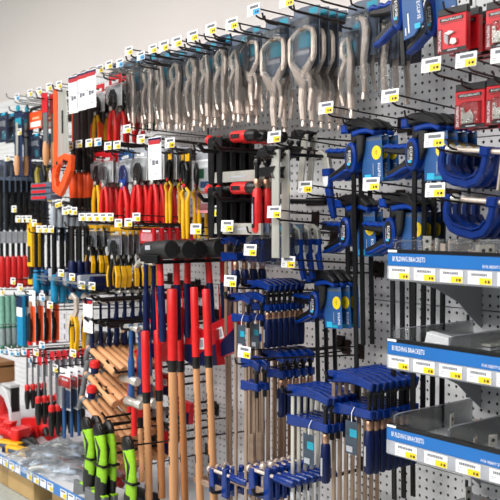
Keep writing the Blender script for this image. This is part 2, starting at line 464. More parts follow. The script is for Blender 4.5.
# ------------------------------------------------------------------ quick clamps (blue and black)
def quick_clamp(barlen, card=True, name='quick_clamp'):
    k = Kind(name, 'clamp')
    b = MB(); b.box(-.0075, .0075, -.0035, .0035, -barlen, .012, blackmetal, .001); k.part('bar', b)
    b = MB(); b.strip([(-.028, -.008), (-.005, -.004), (.03, -.001), (.06, -.012), (.085, -.03)], [.03, .036, .034, .028, .018], -.013, .013, black, .005); j = k.part('fixed_jaw', b)
    b = MB(); b.box(-.040, -.012, -.016, .016, -.030, .0, bluelight, .005); k.part('jaw_pad', b, j)
    b = MB(); b.strip([(.004, -.036), (.035, -.03), (.065, -.03), (.088, -.042)], [.018, .016, .016, .014], -.014, .014, bluelight, .004); k.part('moving_jaw', b)
    b = MB(); b.disc(0, -.115, .022, .052, -.021, .019, bluelight, 20, .006); body = k.part('body', b)
    b = MB(); b.disc(.001, -.115, .014, .040, -.0225, -.0205, black, 16)
    b.text('ECLIPSE', .0125, .004, -.113, -.0228, white, -math.pi / 2); b.quad(-.006, -.004, -.14, -.1, -.0228, palegrey); b.quad(-.004, .006, -.142, -.134, -.0230, cyan)
    k.part('label_plate', b, body)
    b = MB(); b.strip([(-.012, -.1), (-.04, -.103), (-.07, -.099), (-.1, -.094)], [.03, .022, .02, .018], -.014, .014, black, .005); g = k.part('upper_grip', b)
    b = MB(); b.strip([(-.016, -.092), (-.03, -.086), (-.045, -.09), (-.058, -.084), (-.072, -.088), (-.086, -.081), (-.104, -.084)], [.012, .014, .011, .014, .011, .014, .01], -.0155, .0155, bluelight, .004); k.part('grip_pad', b, g)
    b = MB(); b.strip([(-.01, -.135), (-.035, -.15), (-.06, -.163), (-.092, -.176)], [.03, .024, .022, .016], -.013, .013, black, .005); g = k.part('trigger', b)
    b = MB(); b.strip([(-.02, -.153), (-.045, -.165), (-.07, -.178), (-.094, -.185)], [.012, .012, .012, .009], -.0145, .0145, bluelight, .004); k.part('trigger_pad', b, g)
    b = MB(); b.strip([(.005, -.05), (.03, -.05), (.026, -.1), (.01, -.14)], [.04, .03, .022, .014], -.008, .008, rubber, .004); k.part('slider', b)
    if card:
        b = MB(); b.prism([(.04, -.05), (.1, -.047), (.103, -.2), (.026, -.2), (.024, -.16)], .0105, .0118, cardblue); c = k.part('card', b)
        b = MB(); b.disc(.080, -.105, .0175, .0235, .0096, .0104, yellow, 18); b.text('0', .028, .080, -.105, .0094, mat('olive_ink', '#7a6a10'), 0, .6); k.part('yellow_disc', b, c)
        b = MB(); b.quad(.042, .098, -.064, -.053, .0102, slate); b.quad(.034, .058, -.196, -.176, .0102, cyan); b.quad(.058, .083, -.196, -.186, .0102, teal)
        b.text('ECLIPSE', .0135, .089, -.163, .0099, white, -math.pi / 2); b.quad(.066, .068, -.18, -.14, .0098, palegrey)
        k.part('print', b, c)
    return k
QS = (.95, .85, .79)
qc_long, qc_mid, qc_short, qc_stub = quick_clamp(1.0), quick_clamp(.76), quick_clamp(.46), quick_clamp(.26)
G = 'blue and black quick clamps'
hang(qc_long, 353, 124, .24, 1, .029, 'long-barred quick clamp at the front, upper left', G, QS, -1.5)
hang(qc_mid, 360, 124, .211, 2, .029, 'blue-black quick clamp behind the long-barred one, upper left', G, QS, -1.5, hk=False, dx=.006)
hang(qc_long, 415, 118, .24, 4, .03, 'blue-black quick clamp, right of the upper clamp pair', G, QS, 0, dx=.006)
hang(qc_stub, 347, 199, .22, 2, .03, 'blue-black quick clamp, left of the lower clamp pair', G, QS, -1.5)
hang(qc_long, 392, 198, .22, 3, .03, 'blue-black quick clamp, lower pair above blue shelf header', G, QS, -1, dx=.006)
hang(qc_short, 316, 274, .24, 3, .028, 'blue-black quick clamp hanging lowest, above the bar clamps', G, (.9, .85, .76), -2, dx=.006)
# two big ones top right, with blue sleeves
qb = quick_clamp(.26, False)
b = MB(); b.prism([(.032, .05), (.085, .05), (.1, -.17), (.065, -.2), (.03, -.205)], -.030, -.024, cardblue, .001); c = qb.part('sleeve', b, None, 'blue card sleeve')
b = MB(); b.text('ECLIPSE', .014, .085, -.14, -.0306, white, -math.pi / 2); b.quad(.07, .088, -.185, -.172, -.0308, cyan); b.quad(.048, .052, -.19, -.14, -.0308, white); b.quad(.038, .041, -.195, -.175, -.0308, white); qb.part('print', b, c)
hang(qb, 398, -32, .26, 1, .05, 'big quick clamp with blue sleeve, top left one', G, .95, -5)
hang(qb, 430, -26, .22, 1, .05, 'big quick clamp with blue sleeve behind red bracket packs', G, .95, -7)

# ------------------------------------------------------------------ red bracket packs
def red_pack(wnd):
    k = Kind('bracket_pack', 'package')
    b = MB(); b.box(-.045, .045, -.009, .009, -.125, -.012, redcard, .002); bd = k.part('box', b)
    b = MB(); b.box(-.046, .046, -.007, .007, -.012, .012, black, .002); k.part('header', b, bd)
    b = MB(); b.box(-.036, .036, -.0096, -.009, -.031, -.020, black); b.text('ANGLE BRACKETS', .0088, 0, -.0255, -.0099, white, 0, .85); k.part('title_strip', b, bd)
    b = MB(); b.box(-.0445, -.028, -.0096, -.009, -.124, -.052, maroon); b.text('ZINC PLATING', .0105, -.036, -.088, -.0099, white, math.pi / 2, .9); k.part('side_strip', b, bd)
    b = MB(); b.quad(-.034, .034, -.037, -.034, -.0092, maroon); b.quad(-.045, .045, -.125, -.114, -.0093, black); b.quad(-.012, .018, -.121, -.117, -.0095, palegrey); k.part('print', b, bd)
    b = MB()
    if wnd == 0:
        b.prism([(-.018, -.068), (-.002, -.062), (.012, -.066), (-.004, -.074)], -.016, -.0095, white); b.prism([(-.018, -.070), (-.006, -.076), (-.006, -.104), (-.016, -.096)], -.016, -.0095, palegrey)
        b.prism([(.0, -.1), (.004, -.085), (.018, -.088), (.02, -.1), (.01, -.106)], -.016, -.0095, steel)
    else:
        b.prism([(-.022, -.112), (.016, -.112), (.016, -.088), (.008, -.07), (-.002, -.078), (-.012, -.078), (-.012, -.062), (-.022, -.062)], -.016, -.0095, steel, .001)
        for x, z in ((-.017, -.072), (-.016, -.1), (.0, -.104), (.01, -.1)): b.disc(x, z, .0022, .0022, -.0165, -.016, ink, 8)
    k.part('bracket', b, bd, 'zinc plated bracket')
    if wnd:
        b = MB(); b.shell(-.024, .036, -.019, -.0092, -.115, -.045, film, .005); k.part('bubble', b, bd)
    return k
rp0, rp1 = red_pack(0), red_pack(1)
G = 'red packs of angle brackets'
hang(rp0, 454, 11, .27, 4, .045, 'red angle bracket pack, upper row left', G, (.94, .95, .76))
hang(rp1, 504, 4, .27, 3, .045, 'red angle bracket pack, upper row right edge', G, (.94, .95, .76))
hang(rp1, 472, 87, .25, 2, .05, 'red angle bracket pack, lower row left', G, (.94, .95, .76))
hang(rp1, 504, 81, .25, 2, .05, 'red angle bracket pack, lower row right edge', G, (.94, .95, .76))
for px, py, l, t in ((432, 65, .36, 'y'), (467, 60, .36, 'y'), (391, 96, .33, 'y'), (372, 184, .33, 'y'), (435, 140, .36, 'y'), (436, 190, .36, 'y')):
    hook(px, py, l, 'wire hook with price tag ' + {432: 'left of the upper red packs', 467: 'in front of the upper red packs', 391: 'below the carded pliers',
         372: 'under the left upper quick clamp', 435: 'over the right upper quick clamp', 436: 'under the upper blue C-clamps'}[px], t, tilt=4)
hook(503, 55, .36, 'wire hook with price tag at the right edge under red pack')

# ------------------------------------------------------------------ blue C-clamps
def c_clamp():
    k = Kind('c_clamp', 'clamp')
    b = MB(); pth = [(-.062, .006), (-.066, -.02), (-.062, -.045), (-.045, -.064), (-.02, -.072), (.02, -.076), (.045, -.068), (.06, -.048), (.066, -.02), (.066, .004)]
    b.strip(pth, [.018, .02, .022, .024, .024, .024, .024, .022, .02, .02], -.009, .009, blue, .0045); fr = k.part('frame', b)
    b = MB(); b.strip([(-.055, -.035), (-.04, -.052), (-.018, -.06), (.02, -.064), (.04, -.056), (.052, -.04)], .006, -.013, .013, blue, .002); k.part('rib', b, fr)
    b = MB(); b.box(.052, .082, -.014, .014, -.008, .016, blue, .004); k.part('boss', b, fr)
    b = MB(); b.box(-.072, -.05, -.012, .012, -.004, .014, blue, .004); k.part('anvil', b, fr)
    b = MB(); b.tube([(-.03, 0, .005), (.13, 0, .005)], .0062, chrome, 8); sc_ = k.part('screw', b)
    b = MB(); b.tube([(-.05, 0, .005), (-.042, 0, .005), (-.034, 0, .005), (-.026, 0, .005)], [.012, .013, .009, .006], steel, 10); k.part('swivel_pad', b, sc_)
    b = MB(); b.tube([(.112, 0, .035), (.108, 0, -.085)], .0032, chrome, 6); k.part('tommy_bar', b, sc_)
    return k
cc = c_clamp(); G = 'blue C-clamps'
hang(cc, 464, 152, .27, 5, .036, 'blue C-clamp with chrome screw, upper row', G, .95, 6, hk=False)
hang(cc, 470, 202, .27, 4, .036, 'blue C-clamp with chrome screw, row above blue header', G, .98, 5, hk=False)
hook(447, 148, .31, 'bare black hook carrying the upper row of blue C-clamps', None, heavy=False)
hook(450, 197, .31, 'bare black hook carrying the lower row of blue C-clamps', None, heavy=False)

# ------------------------------------------------------------------ carded locking pliers
def plier_card(k, w, h, y=.010, txt=True, cardm=slate, cut=.55):
    b = MB(); b.prism([(-w / 2, .012), (-w * .2, .018), (w * .2, .018), (w / 2, .012), (w / 2, -h * cut), (-w / 2, -h * cut)], y, y + .0012, cardm); c = k.part('card', b)
    b = MB()
    if txt: b.text('ECLIPSE', w * .17, -w * .02, -h * .1, y - .0004, palegrey)
    b.quad(w * .1, w * .42, -h * .03, h * .04, y - .0003, teal); b.quad(-w * .3, w * .2, -h * .42, -h * .2, y - .0003, teal); b.quad(-w * .42, w * .1, -h * .5, -h * .45, y - .0003, palegrey)
    k.part('print', b, c)
    return c
def blister(k, w, h, c):
    b = MB(); b.shell(-w * .47, w * .47, -.016, .0095, -h * .98, -h * .05, film, .012); k.part('blister', b, c)
def locking_pliers(w=.085, h=.215, long_nose=False, cardm=slate):
    k = Kind('locking_pliers', 'pliers')
    c = plier_card(k, w, h, cardm=cardm)
    z0 = -.03
    b = MB()
    if long_nose: b.strip([(.002, z0), (.006, z0 - .03), (.012, z0 - .06), (.012, z0 - .1), (.009, z0 - .14), (.014, z0 - .2)], [.005, .011, .019, .02, .015, .014], -.012, .004, chrome, .003)
    else: b.strip([(.0, z0), (.016, z0 - .012), (.024, z0 - .04), (.02, z0 - .08), (.014, z0 - .12), (.019, z0 - .165), (.02, z0 - .205)], [.008, .018, .022, .02, .015, .015, .012], -.012, .004, chrome, .003)
    k.part('fixed_handle', b)
    b = MB(); b.strip([(-.008, z0 - .003), (-.023, z0 - .02), (-.021, z0 - .045), (-.002, z0 - .07)], [.007, .013, .016, .017], -.010, .002, chrome, .003); k.part('lower_jaw', b)
    b = MB(); b.strip([(-.005, z0 - .055), (-.026, z0 - .09), (-.032, z0 - .125), (-.023, z0 - .165), (-.015, z0 - .19)], [.014, .013, .010, .010, .008], -.009, .001, chrome, .002); k.part('lever', b)
    b = MB(); b.tube([(.0145, -.004, z0 - .2), (.0148, -.004, z0 - .207), (.015, -.004, z0 - .212), (.015, -.004, z0 - .225)], [.004, .0045, .0068, .0068], chrome, 8); k.part('adjusting_screw', b)
    b = MB(); b.disc(-.004, z0 - .05, .005, .005, -.0135, -.010, steel, 8, .001); k.part('rivet', b)
    blister(k, w, h, c)
    return k
def c_clamp_pliers(w=.112, h=.235):
    k = Kind('locking_c_clamp', 'pliers')
    c = plier_card(k, w, h, cut=.66)
    b = MB(); b.strip([(-.006, -.05), (-.03, -.06), (-.05, -.076), (-.052, -.082), (-.05, -.135), (-.046, -.143), (-.008, -.188), (.003, -.21), (-.002, -.255), (.005, -.31)], [.012, .014, .015, .015, .016, .017, .034, .025, .02, .016], -.014, .002, chrome, .004); k.part('fixed_handle', b)
    b = MB(); b.strip([(.006, -.046), (.026, -.05), (.04, -.056), (.047, -.074), (.048, -.122), (.044, -.134), (.004, -.182)], [.012, .013, .015, .015, .016, .018, .026], -.013, .003, chrome, .004); k.part('upper_jaw', b)
    b = MB(); b.strip([(.01, -.165), (.032, -.195), (.038, -.235), (.03, -.285)], [.018, .015, .013, .012], -.010, .0, chrome, .002); k.part('lever', b)
    b = MB(); b.tube([(.004, -.006, -.305), (.004, -.006, -.312), (.005, -.006, -.316), (.005, -.006, -.328)], [.0045, .0045, .007, .007], chrome, 8); k.part('adjusting_screw', b)
    for s in (-1, 1):
        b = MB(); b.tube([(s * .006, -.006, -.05), (s * .002, -.006, -.054)], [.008, .005], copper, 8); k.part('jaw_tip', b)
    blister(k, w, h, c)
    return k
lp, lpn, ccp = locking_pliers(), locking_pliers(.075, .2, True), c_clamp_pliers()
lpd = locking_pliers(.08, .215, False, navy)
G = 'carded locking pliers of the top row'
for i, (px, py, kk, n) in enumerate(((117, 66, lp, 2), (133, 61, lpn, 2), (147, 58, lp, 3), (162, 56, lpn, 3), (176, 55, lp, 3), (192, 50, lp, 3), (207, 46, lpn, 3), (222, 40, lpd, 3), (238, 40, lpn, 2))):
    hang(kk, px, py, .29, n + 1, .034, 'carded locking pliers, %s hook of the top row' % NTH[i], G, .98, jit=.03)
G = 'carded locking C-clamps'
hang(ccp, 250, 31, .27, 2, .04, 'small carded locking C-clamp, left of the three C-clamps', G, .74, -3)
hang(ccp, 275, 23, .27, 2, .04, 'carded locking C-clamp, middle of the three C-clamps', G, .98)
hang(ccp, 304, 12, .27, 5, .035, 'carded locking C-clamp, right of the three C-clamps', G, .98)
G = 'large carded locking pliers'
lpb = locking_pliers(.118, .245)
hang(lpn, 349, 27, .27, 1, .04, 'carded long-nose locking pliers beside the large carded pliers', G, .95)
hang(lpb, 361, 6, .25, 1, .04, 'large carded locking pliers with teal print, right of C-clamps', G, .97)
hang(lpb, 381, 14, .22, 3, .045, 'large carded locking pliers beside the big quick clamp', G, .9)
TIPS = [(18, 97, 'b'), (31, 93, 'y'), (40, 91, 'y'), (50, 87, 'y'), (60, 85, 'y'), (101, 69, 'y'), (110, 65, 'y'), (121, 63, 'b'), (130, 51, 'y'), (142, 56, 'b'), (154, 49, 'y'), (165, 46, 'y'),
        (178, 42, 'y'), (194, 36, 'y'), (212, 29, 'y'), (233, 24, 'y'), (255, 10, 'b'), (288, 1, 'y')]
for i, (x, y, t) in enumerate(TIPS):
    hook(x, y, .40, 'top row wire hook with small price tag, %s from the left' % NTH[i], t, wm=wirelight if x < 125 else wire, tilt=2, ts=1.0)
for i, (x, y) in enumerate(((6, 98), (14, 103), (26, 99), (70, 90), (118, 72), (138, 66), (150, 62), (186, 45), (204, 40), (262, 20), (290, 10), (318, 0))):
    hook(x, y, .38, 'bare wire hook between the tagged top row hooks, %s from left' % NTH[i], None, wm=wirelight if x < 125 else wire, tilt=2)
hook(327, 108, .30, 'wire hook with price tag under the locking C-clamps')

# ------------------------------------------------------------------ blue F-clamps
def f_clamp(arm, zs, hl, barlen, handle=True, bw=.0062, tagbag=False, barm=bronze, sticker=False, hm=bluedark, jawm=blue):
    k = Kind('f_clamp', 'clamp')
    b = MB(); b.box(-bw, bw, -.0028, .0028, -barlen, .006, barm, .0008); br = k.part('bar', b)
    if sticker:
        b = MB(); b.box(-.0064, .0064, -.0034, -.0029, -zs - .30, -zs - .2, white); b.quad(-.004, .004, -zs - .28, -zs - .22, -.0036, palegrey); k.part('sticker', b, br)
    b = MB(); b.strip([(-.018, -.002), (.0, .0), (arm * .45, .004), (arm * .8, .0), (arm + .014, -.01)], [.03, .032, .026, .024, .022], -.008, .008, jawm, .003); j = k.part('fixed_jaw', b)
    b = MB(); b.strip([(arm * .12, .001), (arm * .75, .002)], [.012, .011], -.0092, .0092, jawm, .002); k.part('web', b, j)
    b = MB(); b.strip([(-.018, -zs), (.0, -zs), (arm * .5, -zs + .002), (arm + .014, -zs + .002)], [.028, .03, .024, .022], -.009, .009, jawm, .003); k.part('sliding_jaw', b)
    b = MB(); b.tube([(arm, 0, -.022), (arm, 0, -zs - .03)], .0062, blackmetal, 8); sp = k.part('spindle', b)
    b = MB(); b.tube([(arm, 0, -.016), (arm, 0, -.02), (arm, 0, -.026), (arm, 0, -.03)], [.008, .0105, .0105, .007], black, 10); k.part('pad', b, sp)
    if handle:
        b = MB(); b.tube([(arm, 0, -zs - .014), (arm, 0, -zs - .018), (arm, 0, -zs - .034), (arm, 0, -zs - .038)], [.007, .0095, .0095, .008], copper, 10); k.part('ferrule', b, sp)
        z = -zs - .038
        b = MB(); b.tube([(arm, 0, z), (arm, 0, z - .006), (arm, 0, z - hl * .5), (arm, 0, z - hl + .006), (arm, 0, z - hl)], [.009, .0125, .0142, .0128, .009], hm, 8); h = k.part('handle', b)
        b = MB(); b.box(arm - .003, arm + .003, -.0155, -.0135, z - hl * .8, z - hl * .35, palegrey); k.part('handle_print', b, h)
    if tagbag:
        b = MB(); b.box(arm * .45 + .004, arm * .45 + .046, -.0185, -.0175, -zs - .105, -zs - .02, mat('dark_tag', '#34414f', .4, 0, .3, 40)); t = k.part('hang_tag', b)
        b = MB(); b.quad(arm * .45 + .02, arm * .45 + .045, -zs - .06, -zs - .04, -.019, teal); b.quad(arm * .45 + .008, arm * .45 + .03, -zs - .1, -zs - .085, -.019, palegrey); k.part('print', b, t)
        b = MB(); b.tube([(arm * .45 + .026, -.018, -zs - .022), (arm * .45 + .02, -.012, -zs), (arm * .45 + .03, -.012, -zs + .016)], .0012, white, 5); k.part('string', b, t)
    return k
G = 'blue F-clamps with steel bars'
BK = dict(heavy=True, wm=blackmetal)
hang(f_clamp(.128, .082, .11, .75, tagbag=True), 334, 376, .33, 1, .022, 'large blue F-clamp with hang tag, front of the big row', G, 1, **BK)
hang(f_clamp(.128, .082, .11, .75), 340, 376, .308, 7, .024, 'large blue F-clamp in the big row behind the tagged one', G, 1, hk=False)
hang(f_clamp(.13, .082, .105, .75, tagbag=True, barm=steel, sticker=True), 293, 390, .36, 1, .022, 'blue F-clamp with bright bar and hang tag, lower centre', G, 1, **BK)
hang(f_clamp(.13, .082, .1, .75, False, barm=steel, sticker=True), 299, 390, .336, 4, .024, 'blue F-clamp with bright bar, lower centre', G, 1, hk=False)
hang(f_clamp(.062, .055, .085, .6), 268, 354, .30, 5, .028, 'short blue F-clamp in the middle row', G, .98, **BK)
hang(f_clamp(.088, .08, .1, .8), 252, 284, .34, 7, .021, 'blue F-clamp with navy handle, second row', G, (.82, .9, .82), **BK)
hang(f_clamp(.07, .072, .09, .72, False, tagbag=True), 236, 297, .40, 2, .05, 'slim blue F-clamp on long brown bar with hang tag', G, (.8, .9, .82), **BK)
hang(f_clamp(.05, .055, .05, .3), 226, 239, .33, 4, .034, 'small blue F-clamp below the black clamps', G, .98)
hang(f_clamp(.05, .07, .05, .5, False), 246, 362, .40, 2, .03, 'blue clamp head on brown bar, middle left', G, .95)
# bars hanging at the left of the clamps
for i, (x, y) in enumerate(((226, 290), (229, 300), (253, 330), (259, 340))):
    k = Kind('pipe_bar', 'clamp bar'); p = W(x, y, .2)
    b = MB(); b.box(-.006, .006, -.003, .003, -.72, 0, bronze, .0008); k.part('bar', b)
    b = MB(); b.box(-.014, .014, -.006, .006, -.003, .02, blue, .002); k.part('end_stop', b)
    k.put(p, 'bare brown steel clamp bar left of the F-clamps, %s from the left' % NTH[i], 'bare clamp bars', (0, math.radians(-1), 0))
# clamps lying on their side at the bottom
def side_clamp():
    k = Kind('f_clamp', 'clamp')
    b = MB(); b.box(-.16, .03, -.0035, .0035, -.01, .01, bronze, .0008); k.part('bar', b)
    b = MB(); b.strip([(.02, -.02), (.02, .03), (.022, .075)], [.03, .028, .02], -.009, .009, blue, .003); k.part('fixed_jaw', b)
    b = MB(); b.strip([(-.05, -.02), (-.05, .03), (-.05, .06)], [.03, .028, .02], -.009, .009, blue, .003); k.part('sliding_jaw', b)
    b = MB(); b.tube([(.05, 0, .055), (-.07, 0, .055)], .006, chrome, 8); sp = k.part('spindle', b)
    b = MB(); b.tube([(.05, 0, .055), (.056, 0, .055), (.1, 0, .055), (.13, 0, .055), (.135, 0, .055)], [.009, .013, .014, .0125, .008], blue, 10); k.part('handle', b, sp)
    b = MB(); b.tube([(-.062, 0, .055), (-.07, 0, .055), (-.078, 0, .055)], [.011, .012, .007], chrome, 10); k.part('swivel_pad', b, sp)
    return k
sdc = side_clamp()
hang(sdc, 222, 490, .40, 3, .03, 'blue F-clamp lying sideways at the bottom left', G, .9, **BK)
hang(sdc, 264, 492, .40, 7, .025, 'blue F-clamp lying sideways at the bottom centre', G, .95, **BK)
hang(sdc, 252, 484, .38, 2, .03, 'blue F-clamp standing upright at the bottom', G, .9, 90, hk=False)
for px, py, l, lb in ((251, 250, .40, 'over the bagged blue clamps'), (231, 281, .43, 'over the slim F-clamps'), (289, 262, .36, 'over the second row of F-clamps'), (245, 352, .45, 'over the brown clamp bars, middle left'),
                      (275, 137, .36, 'over the black F-clamps'), (275, 212, .42, 'across the bright clamp bars'), (306, 187, .33, 'right of the bright clamp bars'), (228, 226, .42, 'under the horizontal black clamps')):
    hook(px, py, l, 'wire hook with price tag ' + lb, tilt=4)
# bags of small blue clamps
k = Kind('clamp_bag', 'bag')
b = MB(); b.shell(-.05, .05, -.02, .02, -.10, .0, bag, .02); bg = k.part('bag', b)
for i in range(3):
    b = MB(); b.strip([(-.03 + i * .025, -.085), (-.04 + i * .028, -.05), (-.015 + i * .022, -.02)], [.012, .016, .01], -.008, .008, blue, .003); k.part('small_clamp', b, bg)
b = MB(); b.box(-.05, .05, -.002, .002, -.002, .025, slate); k.part('header_card', b); 
b = MB(); b.quad(-.03, .03, .004, .018, -.0025, teal); k.part('print', b)
hang(k, 258, 232, .38, 3, .04, 'clear bag of blue clamps above the second F-clamp row', 'bags of blue clamps', 1)
hang(k, 282, 232, .34, 2, .04, 'clear bag of blue clamps below the bright clamp bars', 'bags of blue clamps', .9)

# ------------------------------------------------------------------ black clamps with red handles
def hclamp():
    """heavy clamp stored with its bar level: bar below, screw and red handle above"""
    k = Kind('bar_clamp', 'clamp')
    b = MB(); b.box(-.02, .2, -.005, .005, -.138, -.106, steel, .001); br = k.part('bar', b)
    b = MB(); b.quad(.06, .14, -.126, -.12, -.0055, palegrey); k.part('scale_print', b, br)
    b = MB(); b.strip([(-.03, -.15), (-.03, -.1), (-.03, .0)], [.022, .03, .03], -.011, .011, blackmetal, .003); k.part('fixed_jaw', b)
    b = MB(); b.strip([(.012, -.145), (.012, -.1), (.012, .0)], [.02, .026, .026], -.011, .011, blackmetal, .003); k.part('sliding_jaw', b)
    b = MB(); b.tube([(-.045, 0, -.006), (.07, 0, -.006)], .007, blackmetal, 8); sp = k.part('spindle', b)
    b = MB(); b.tube([(-.055, 0, -.006), (-.048, 0, -.006), (-.04, 0, -.006)], [.013, .016, .010], red, 10); k.part('pad', b, sp)
    b = MB(); b.tube([(.068, 0, -.006), (.075, 0, -.006), (.1, 0, -.006), (.15, 0, -.006)], [.011, .0175, .0175, .016], red, 10); h = k.part('handle', b, sp)
    b = MB(); b.tube([(.14, 0, -.006), (.143, 0, -.006), (.16, 0, -.006), (.175, 0, -.006), (.18, 0, -.006)], [.0165, .0178, .0178, .016, .01], black, 10); k.part('handle_grip', b, sp)
    b = MB(); b.box(.08, .12, -.018, -.015, -.012, .0, black); k.part('grip_inlay', b, sp)
    return k
hc = hclamp(); G = 'black clamps with red handles'
hang(hc, 219, 137, .36, 4, .036, 'heavy black clamp with red handle and level bar, upper set', G, 1, 0, hk=False)
hang(hc, 219, 187, .40, 4, .036, 'heavy black clamp with red handle and level bar, lower set', G, 1, 0, hk=False)
k = Kind('clamp_rack', 'rack')
for s in (-.05, .03):
    b = MB(); b.tube([(s, 0, 0), (s, -.42, .0), (s, -.44, .02)], .007, blackmetal, 8); k.part('prong', b)
b = MB(); b.box(-.06, .04, -.006, -.0005, -.012, .014, blackmetal, .002); k.part('back_plate', b)
for py, lb in ((150, 'upper'), (200, 'lower')):
    p = W(219, py, .40); k.put((p.x, 0, p.z), 'black two-prong rack carrying the %s set of black clamps' % lb, 'black prong racks')
vf = f_clamp(-.075, .05, .115, .265, bw=.014, barm=steel, hm=red, jawm=blackmetal)
b = MB(); b.box(-.079, -.071, -.0155, -.0135, -.19, -.11, black); vf.part('grip_inlay', b)
hang(vf, 276, 152, .40, 2, .035, 'black clamp with upright bright bar and red handle', G, 1.08, 0, **BK)
hang(f_clamp(-.06, .045, .03, .15, False, bw=.012, barm=steel, jawm=blackmetal), 305, 136, .24, 2, .035, 'short black clamp with bright bar, nearest the pegboard', G, 1.0, 8)
# blue handled steel clamps
k = Kind('spring_clamp', 'clamp')
b = MB(); b.strip([(-.045, -.004), (-.01, .006), (.012, -.012), (.016, -.045), (.014, -.06)], [.014, .02, .024, .026, .02], -.009, .009, steel, .003); k.part('jaw', b)
b = MB(); b.strip([(.014, -.05), (.018, -.1), (.03, -.155), (.036, -.18)], [.026, .022, .018, .012], -.010, .010, bluelight, .004); h = k.part('handle', b)
b = MB(); b.box(-.0, .03, -.012, .012, -.06, -.04, bluelight, .003); k.part('collar', b, h)
b = MB(); b.prism([(.004, -.062), (.026, -.062), (.024, -.085), (.015, -.095), (.006, -.085)], -.0115, -.0098, white); k.part('badge', b, h)
hang(k, 324, 155, .22, 1, .03, 'steel-jawed clamp with blue handle left of the quick clamps', 'blue handled steel clamps', 1.0, -2)
hang(k, 296, 228, .30, 3, .035, 'steel-jawed clamp with blue handle beside the bright bars', 'blue handled steel clamps', .8, -2)

# ------------------------------------------------------------------ mallets and sledge hammers
def mallet():
    k = Kind('mallet', 'hammer')
    b = MB(); b.tube([(-.07, 0, 0), (-.066, 0, 0), (.066, 0, 0), (.07, 0, 0)], [.026, .0295, .0295, .026], rubber, 16); h = k.part('head', b)
    b = MB(); b.quad(-.035, -.005, .002, .016, -.0302, palegrey); k.part('head_print', b, h)
    b = MB(); b.tube([(0, 0, -.02), (0, 0, -.06), (0, 0, -.12)], [.012, .012, .0125], red, 8, flat=.8); a = k.part('handle', b)
    b = MB(); b.tube([(0, 0, -.11), (.0, 0, -.13), (.001, 0, -.2), (0, 0, -.27), (0, 0, -.285)], [.0125, .0142, .0128, .015, .011], bluedark, 8, flat=.8); k.part('grip', b, a)
    b = MB(); b.prism([(-.013, -.115), (-.004, -.2), (-.009, -.29), (-.014, -.29)], -.0128, -.010, red); k.part('grip_stripe', b, a)
    return k
ml = mallet()
hang(ml, 158, 250, .46, 6, .06, 'black rubber mallet with red and navy handle', 'rubber mallets on the black rack', 1, -3, hk=False, jit=.05)
k = Kind('mallet_rack', 'rack')
for s in (-.03, .03):
    b = MB(); b.box(s - .005, s + .005, -.49, -.002, -.042, -.033, blackmetal, .001); k.part('prong', b)
b = MB(); b.box(-.06, .06, -.006, -.0005, -.06, .0, blackmetal, .001); k.part('back_plate', b)
b = MB(); b.box(-.05, .05, -.495, -.485, -.037, -.015, blackmetal, .001); k.part('front_stop', b)
p = W(158, 250, .46); k.put((p.x, 0, p.z), 'black rack with two flat prongs carrying the rubber mallets')
SZ = .60     # top of the base shelf
random.seed(3)
for i, (tx, ty, bx, by, band, w, m, off) in enumerate(((139, 352, 142, 500, 418, 6, woodlight, .36), (145, 331, 149, 500, 393, 8.5, woodlight, .44), (157.5, 330, 162, 500, 391, 8, wood, .40), (172, 289, 174, 500, 361, 10.5, woodlight, .44),
                                                   (179, 307, 185, 500, 362, 8, wood, .36), (194, 287, 200, 497, 358, 8, woodlight, .40), (206, 289, 214, 497, 357, 8.5, woodlight, .38))):
    a = W(tx, ty, off); c = W(bx, by, off); d = (c - a); t = (SZ + .075 - a.z) / d.z; e = a + d * t; bd = a + d * ((band - ty) / (by - ty))
    L = (e - a).length; lb = (bd - a).length; r = w / 2 * mpp(tx, off)
    k = Kind('sledge_hammer', 'hammer'); b = MB()
    b.tube([(0, 0, 0), (0, 0, -.004), (0, 0, -lb * .4), (0, 0, -lb)], [r * .82, r * 1.0, r, r * .95], red, 12); k.part('grip_sleeve', b)
    b = MB(); b.tube([(0, 0, -lb + .004), (0, 0, -lb - .028), (0, 0, -lb - .034)], [r * .98, r * .97, r * .8], black, 12); k.part('band', b)
    b = MB(); b.tube([(0, 0, -lb - .02), (0, 0, -lb - (L - lb) * .4), (0, 0, -L + .15), (0, 0, -L + .02)], [r * .84, r * .9, r * .98, r * .9], m, 12); h = k.part('handle', b)
    b = MB()
    for q in range(9): b.quad(-r * .2, r * .05, -lb - .12 - q * .016, -lb - .109 - q * .016, -r * .96, ink)
    b.quad(-r * .25, r * .1, -lb - .32, -lb - .295, -r * .99, ink); k.part('burnt_print', b, h)
    b = MB(); b.tube([(-.075, 0, -L - .03), (-.068, 0, -L - .03), (-.03, 0, -L - .03), (.03, 0, -L - .03), (.068, 0, -L - .03), (.075, 0, -L - .03)], [.026, .03, .028, .028, .03, .026], blackmetal, 8); k.part('head', b)
    q = k.put(a, 'long-handled sledge hammer with red grip, %s from the left' % ORD[i].replace('foremost', 'first'), 'sledge hammers standing on their heads')
    q.rotation_euler = (0, math.atan2(-d.x, -d.z), 0)
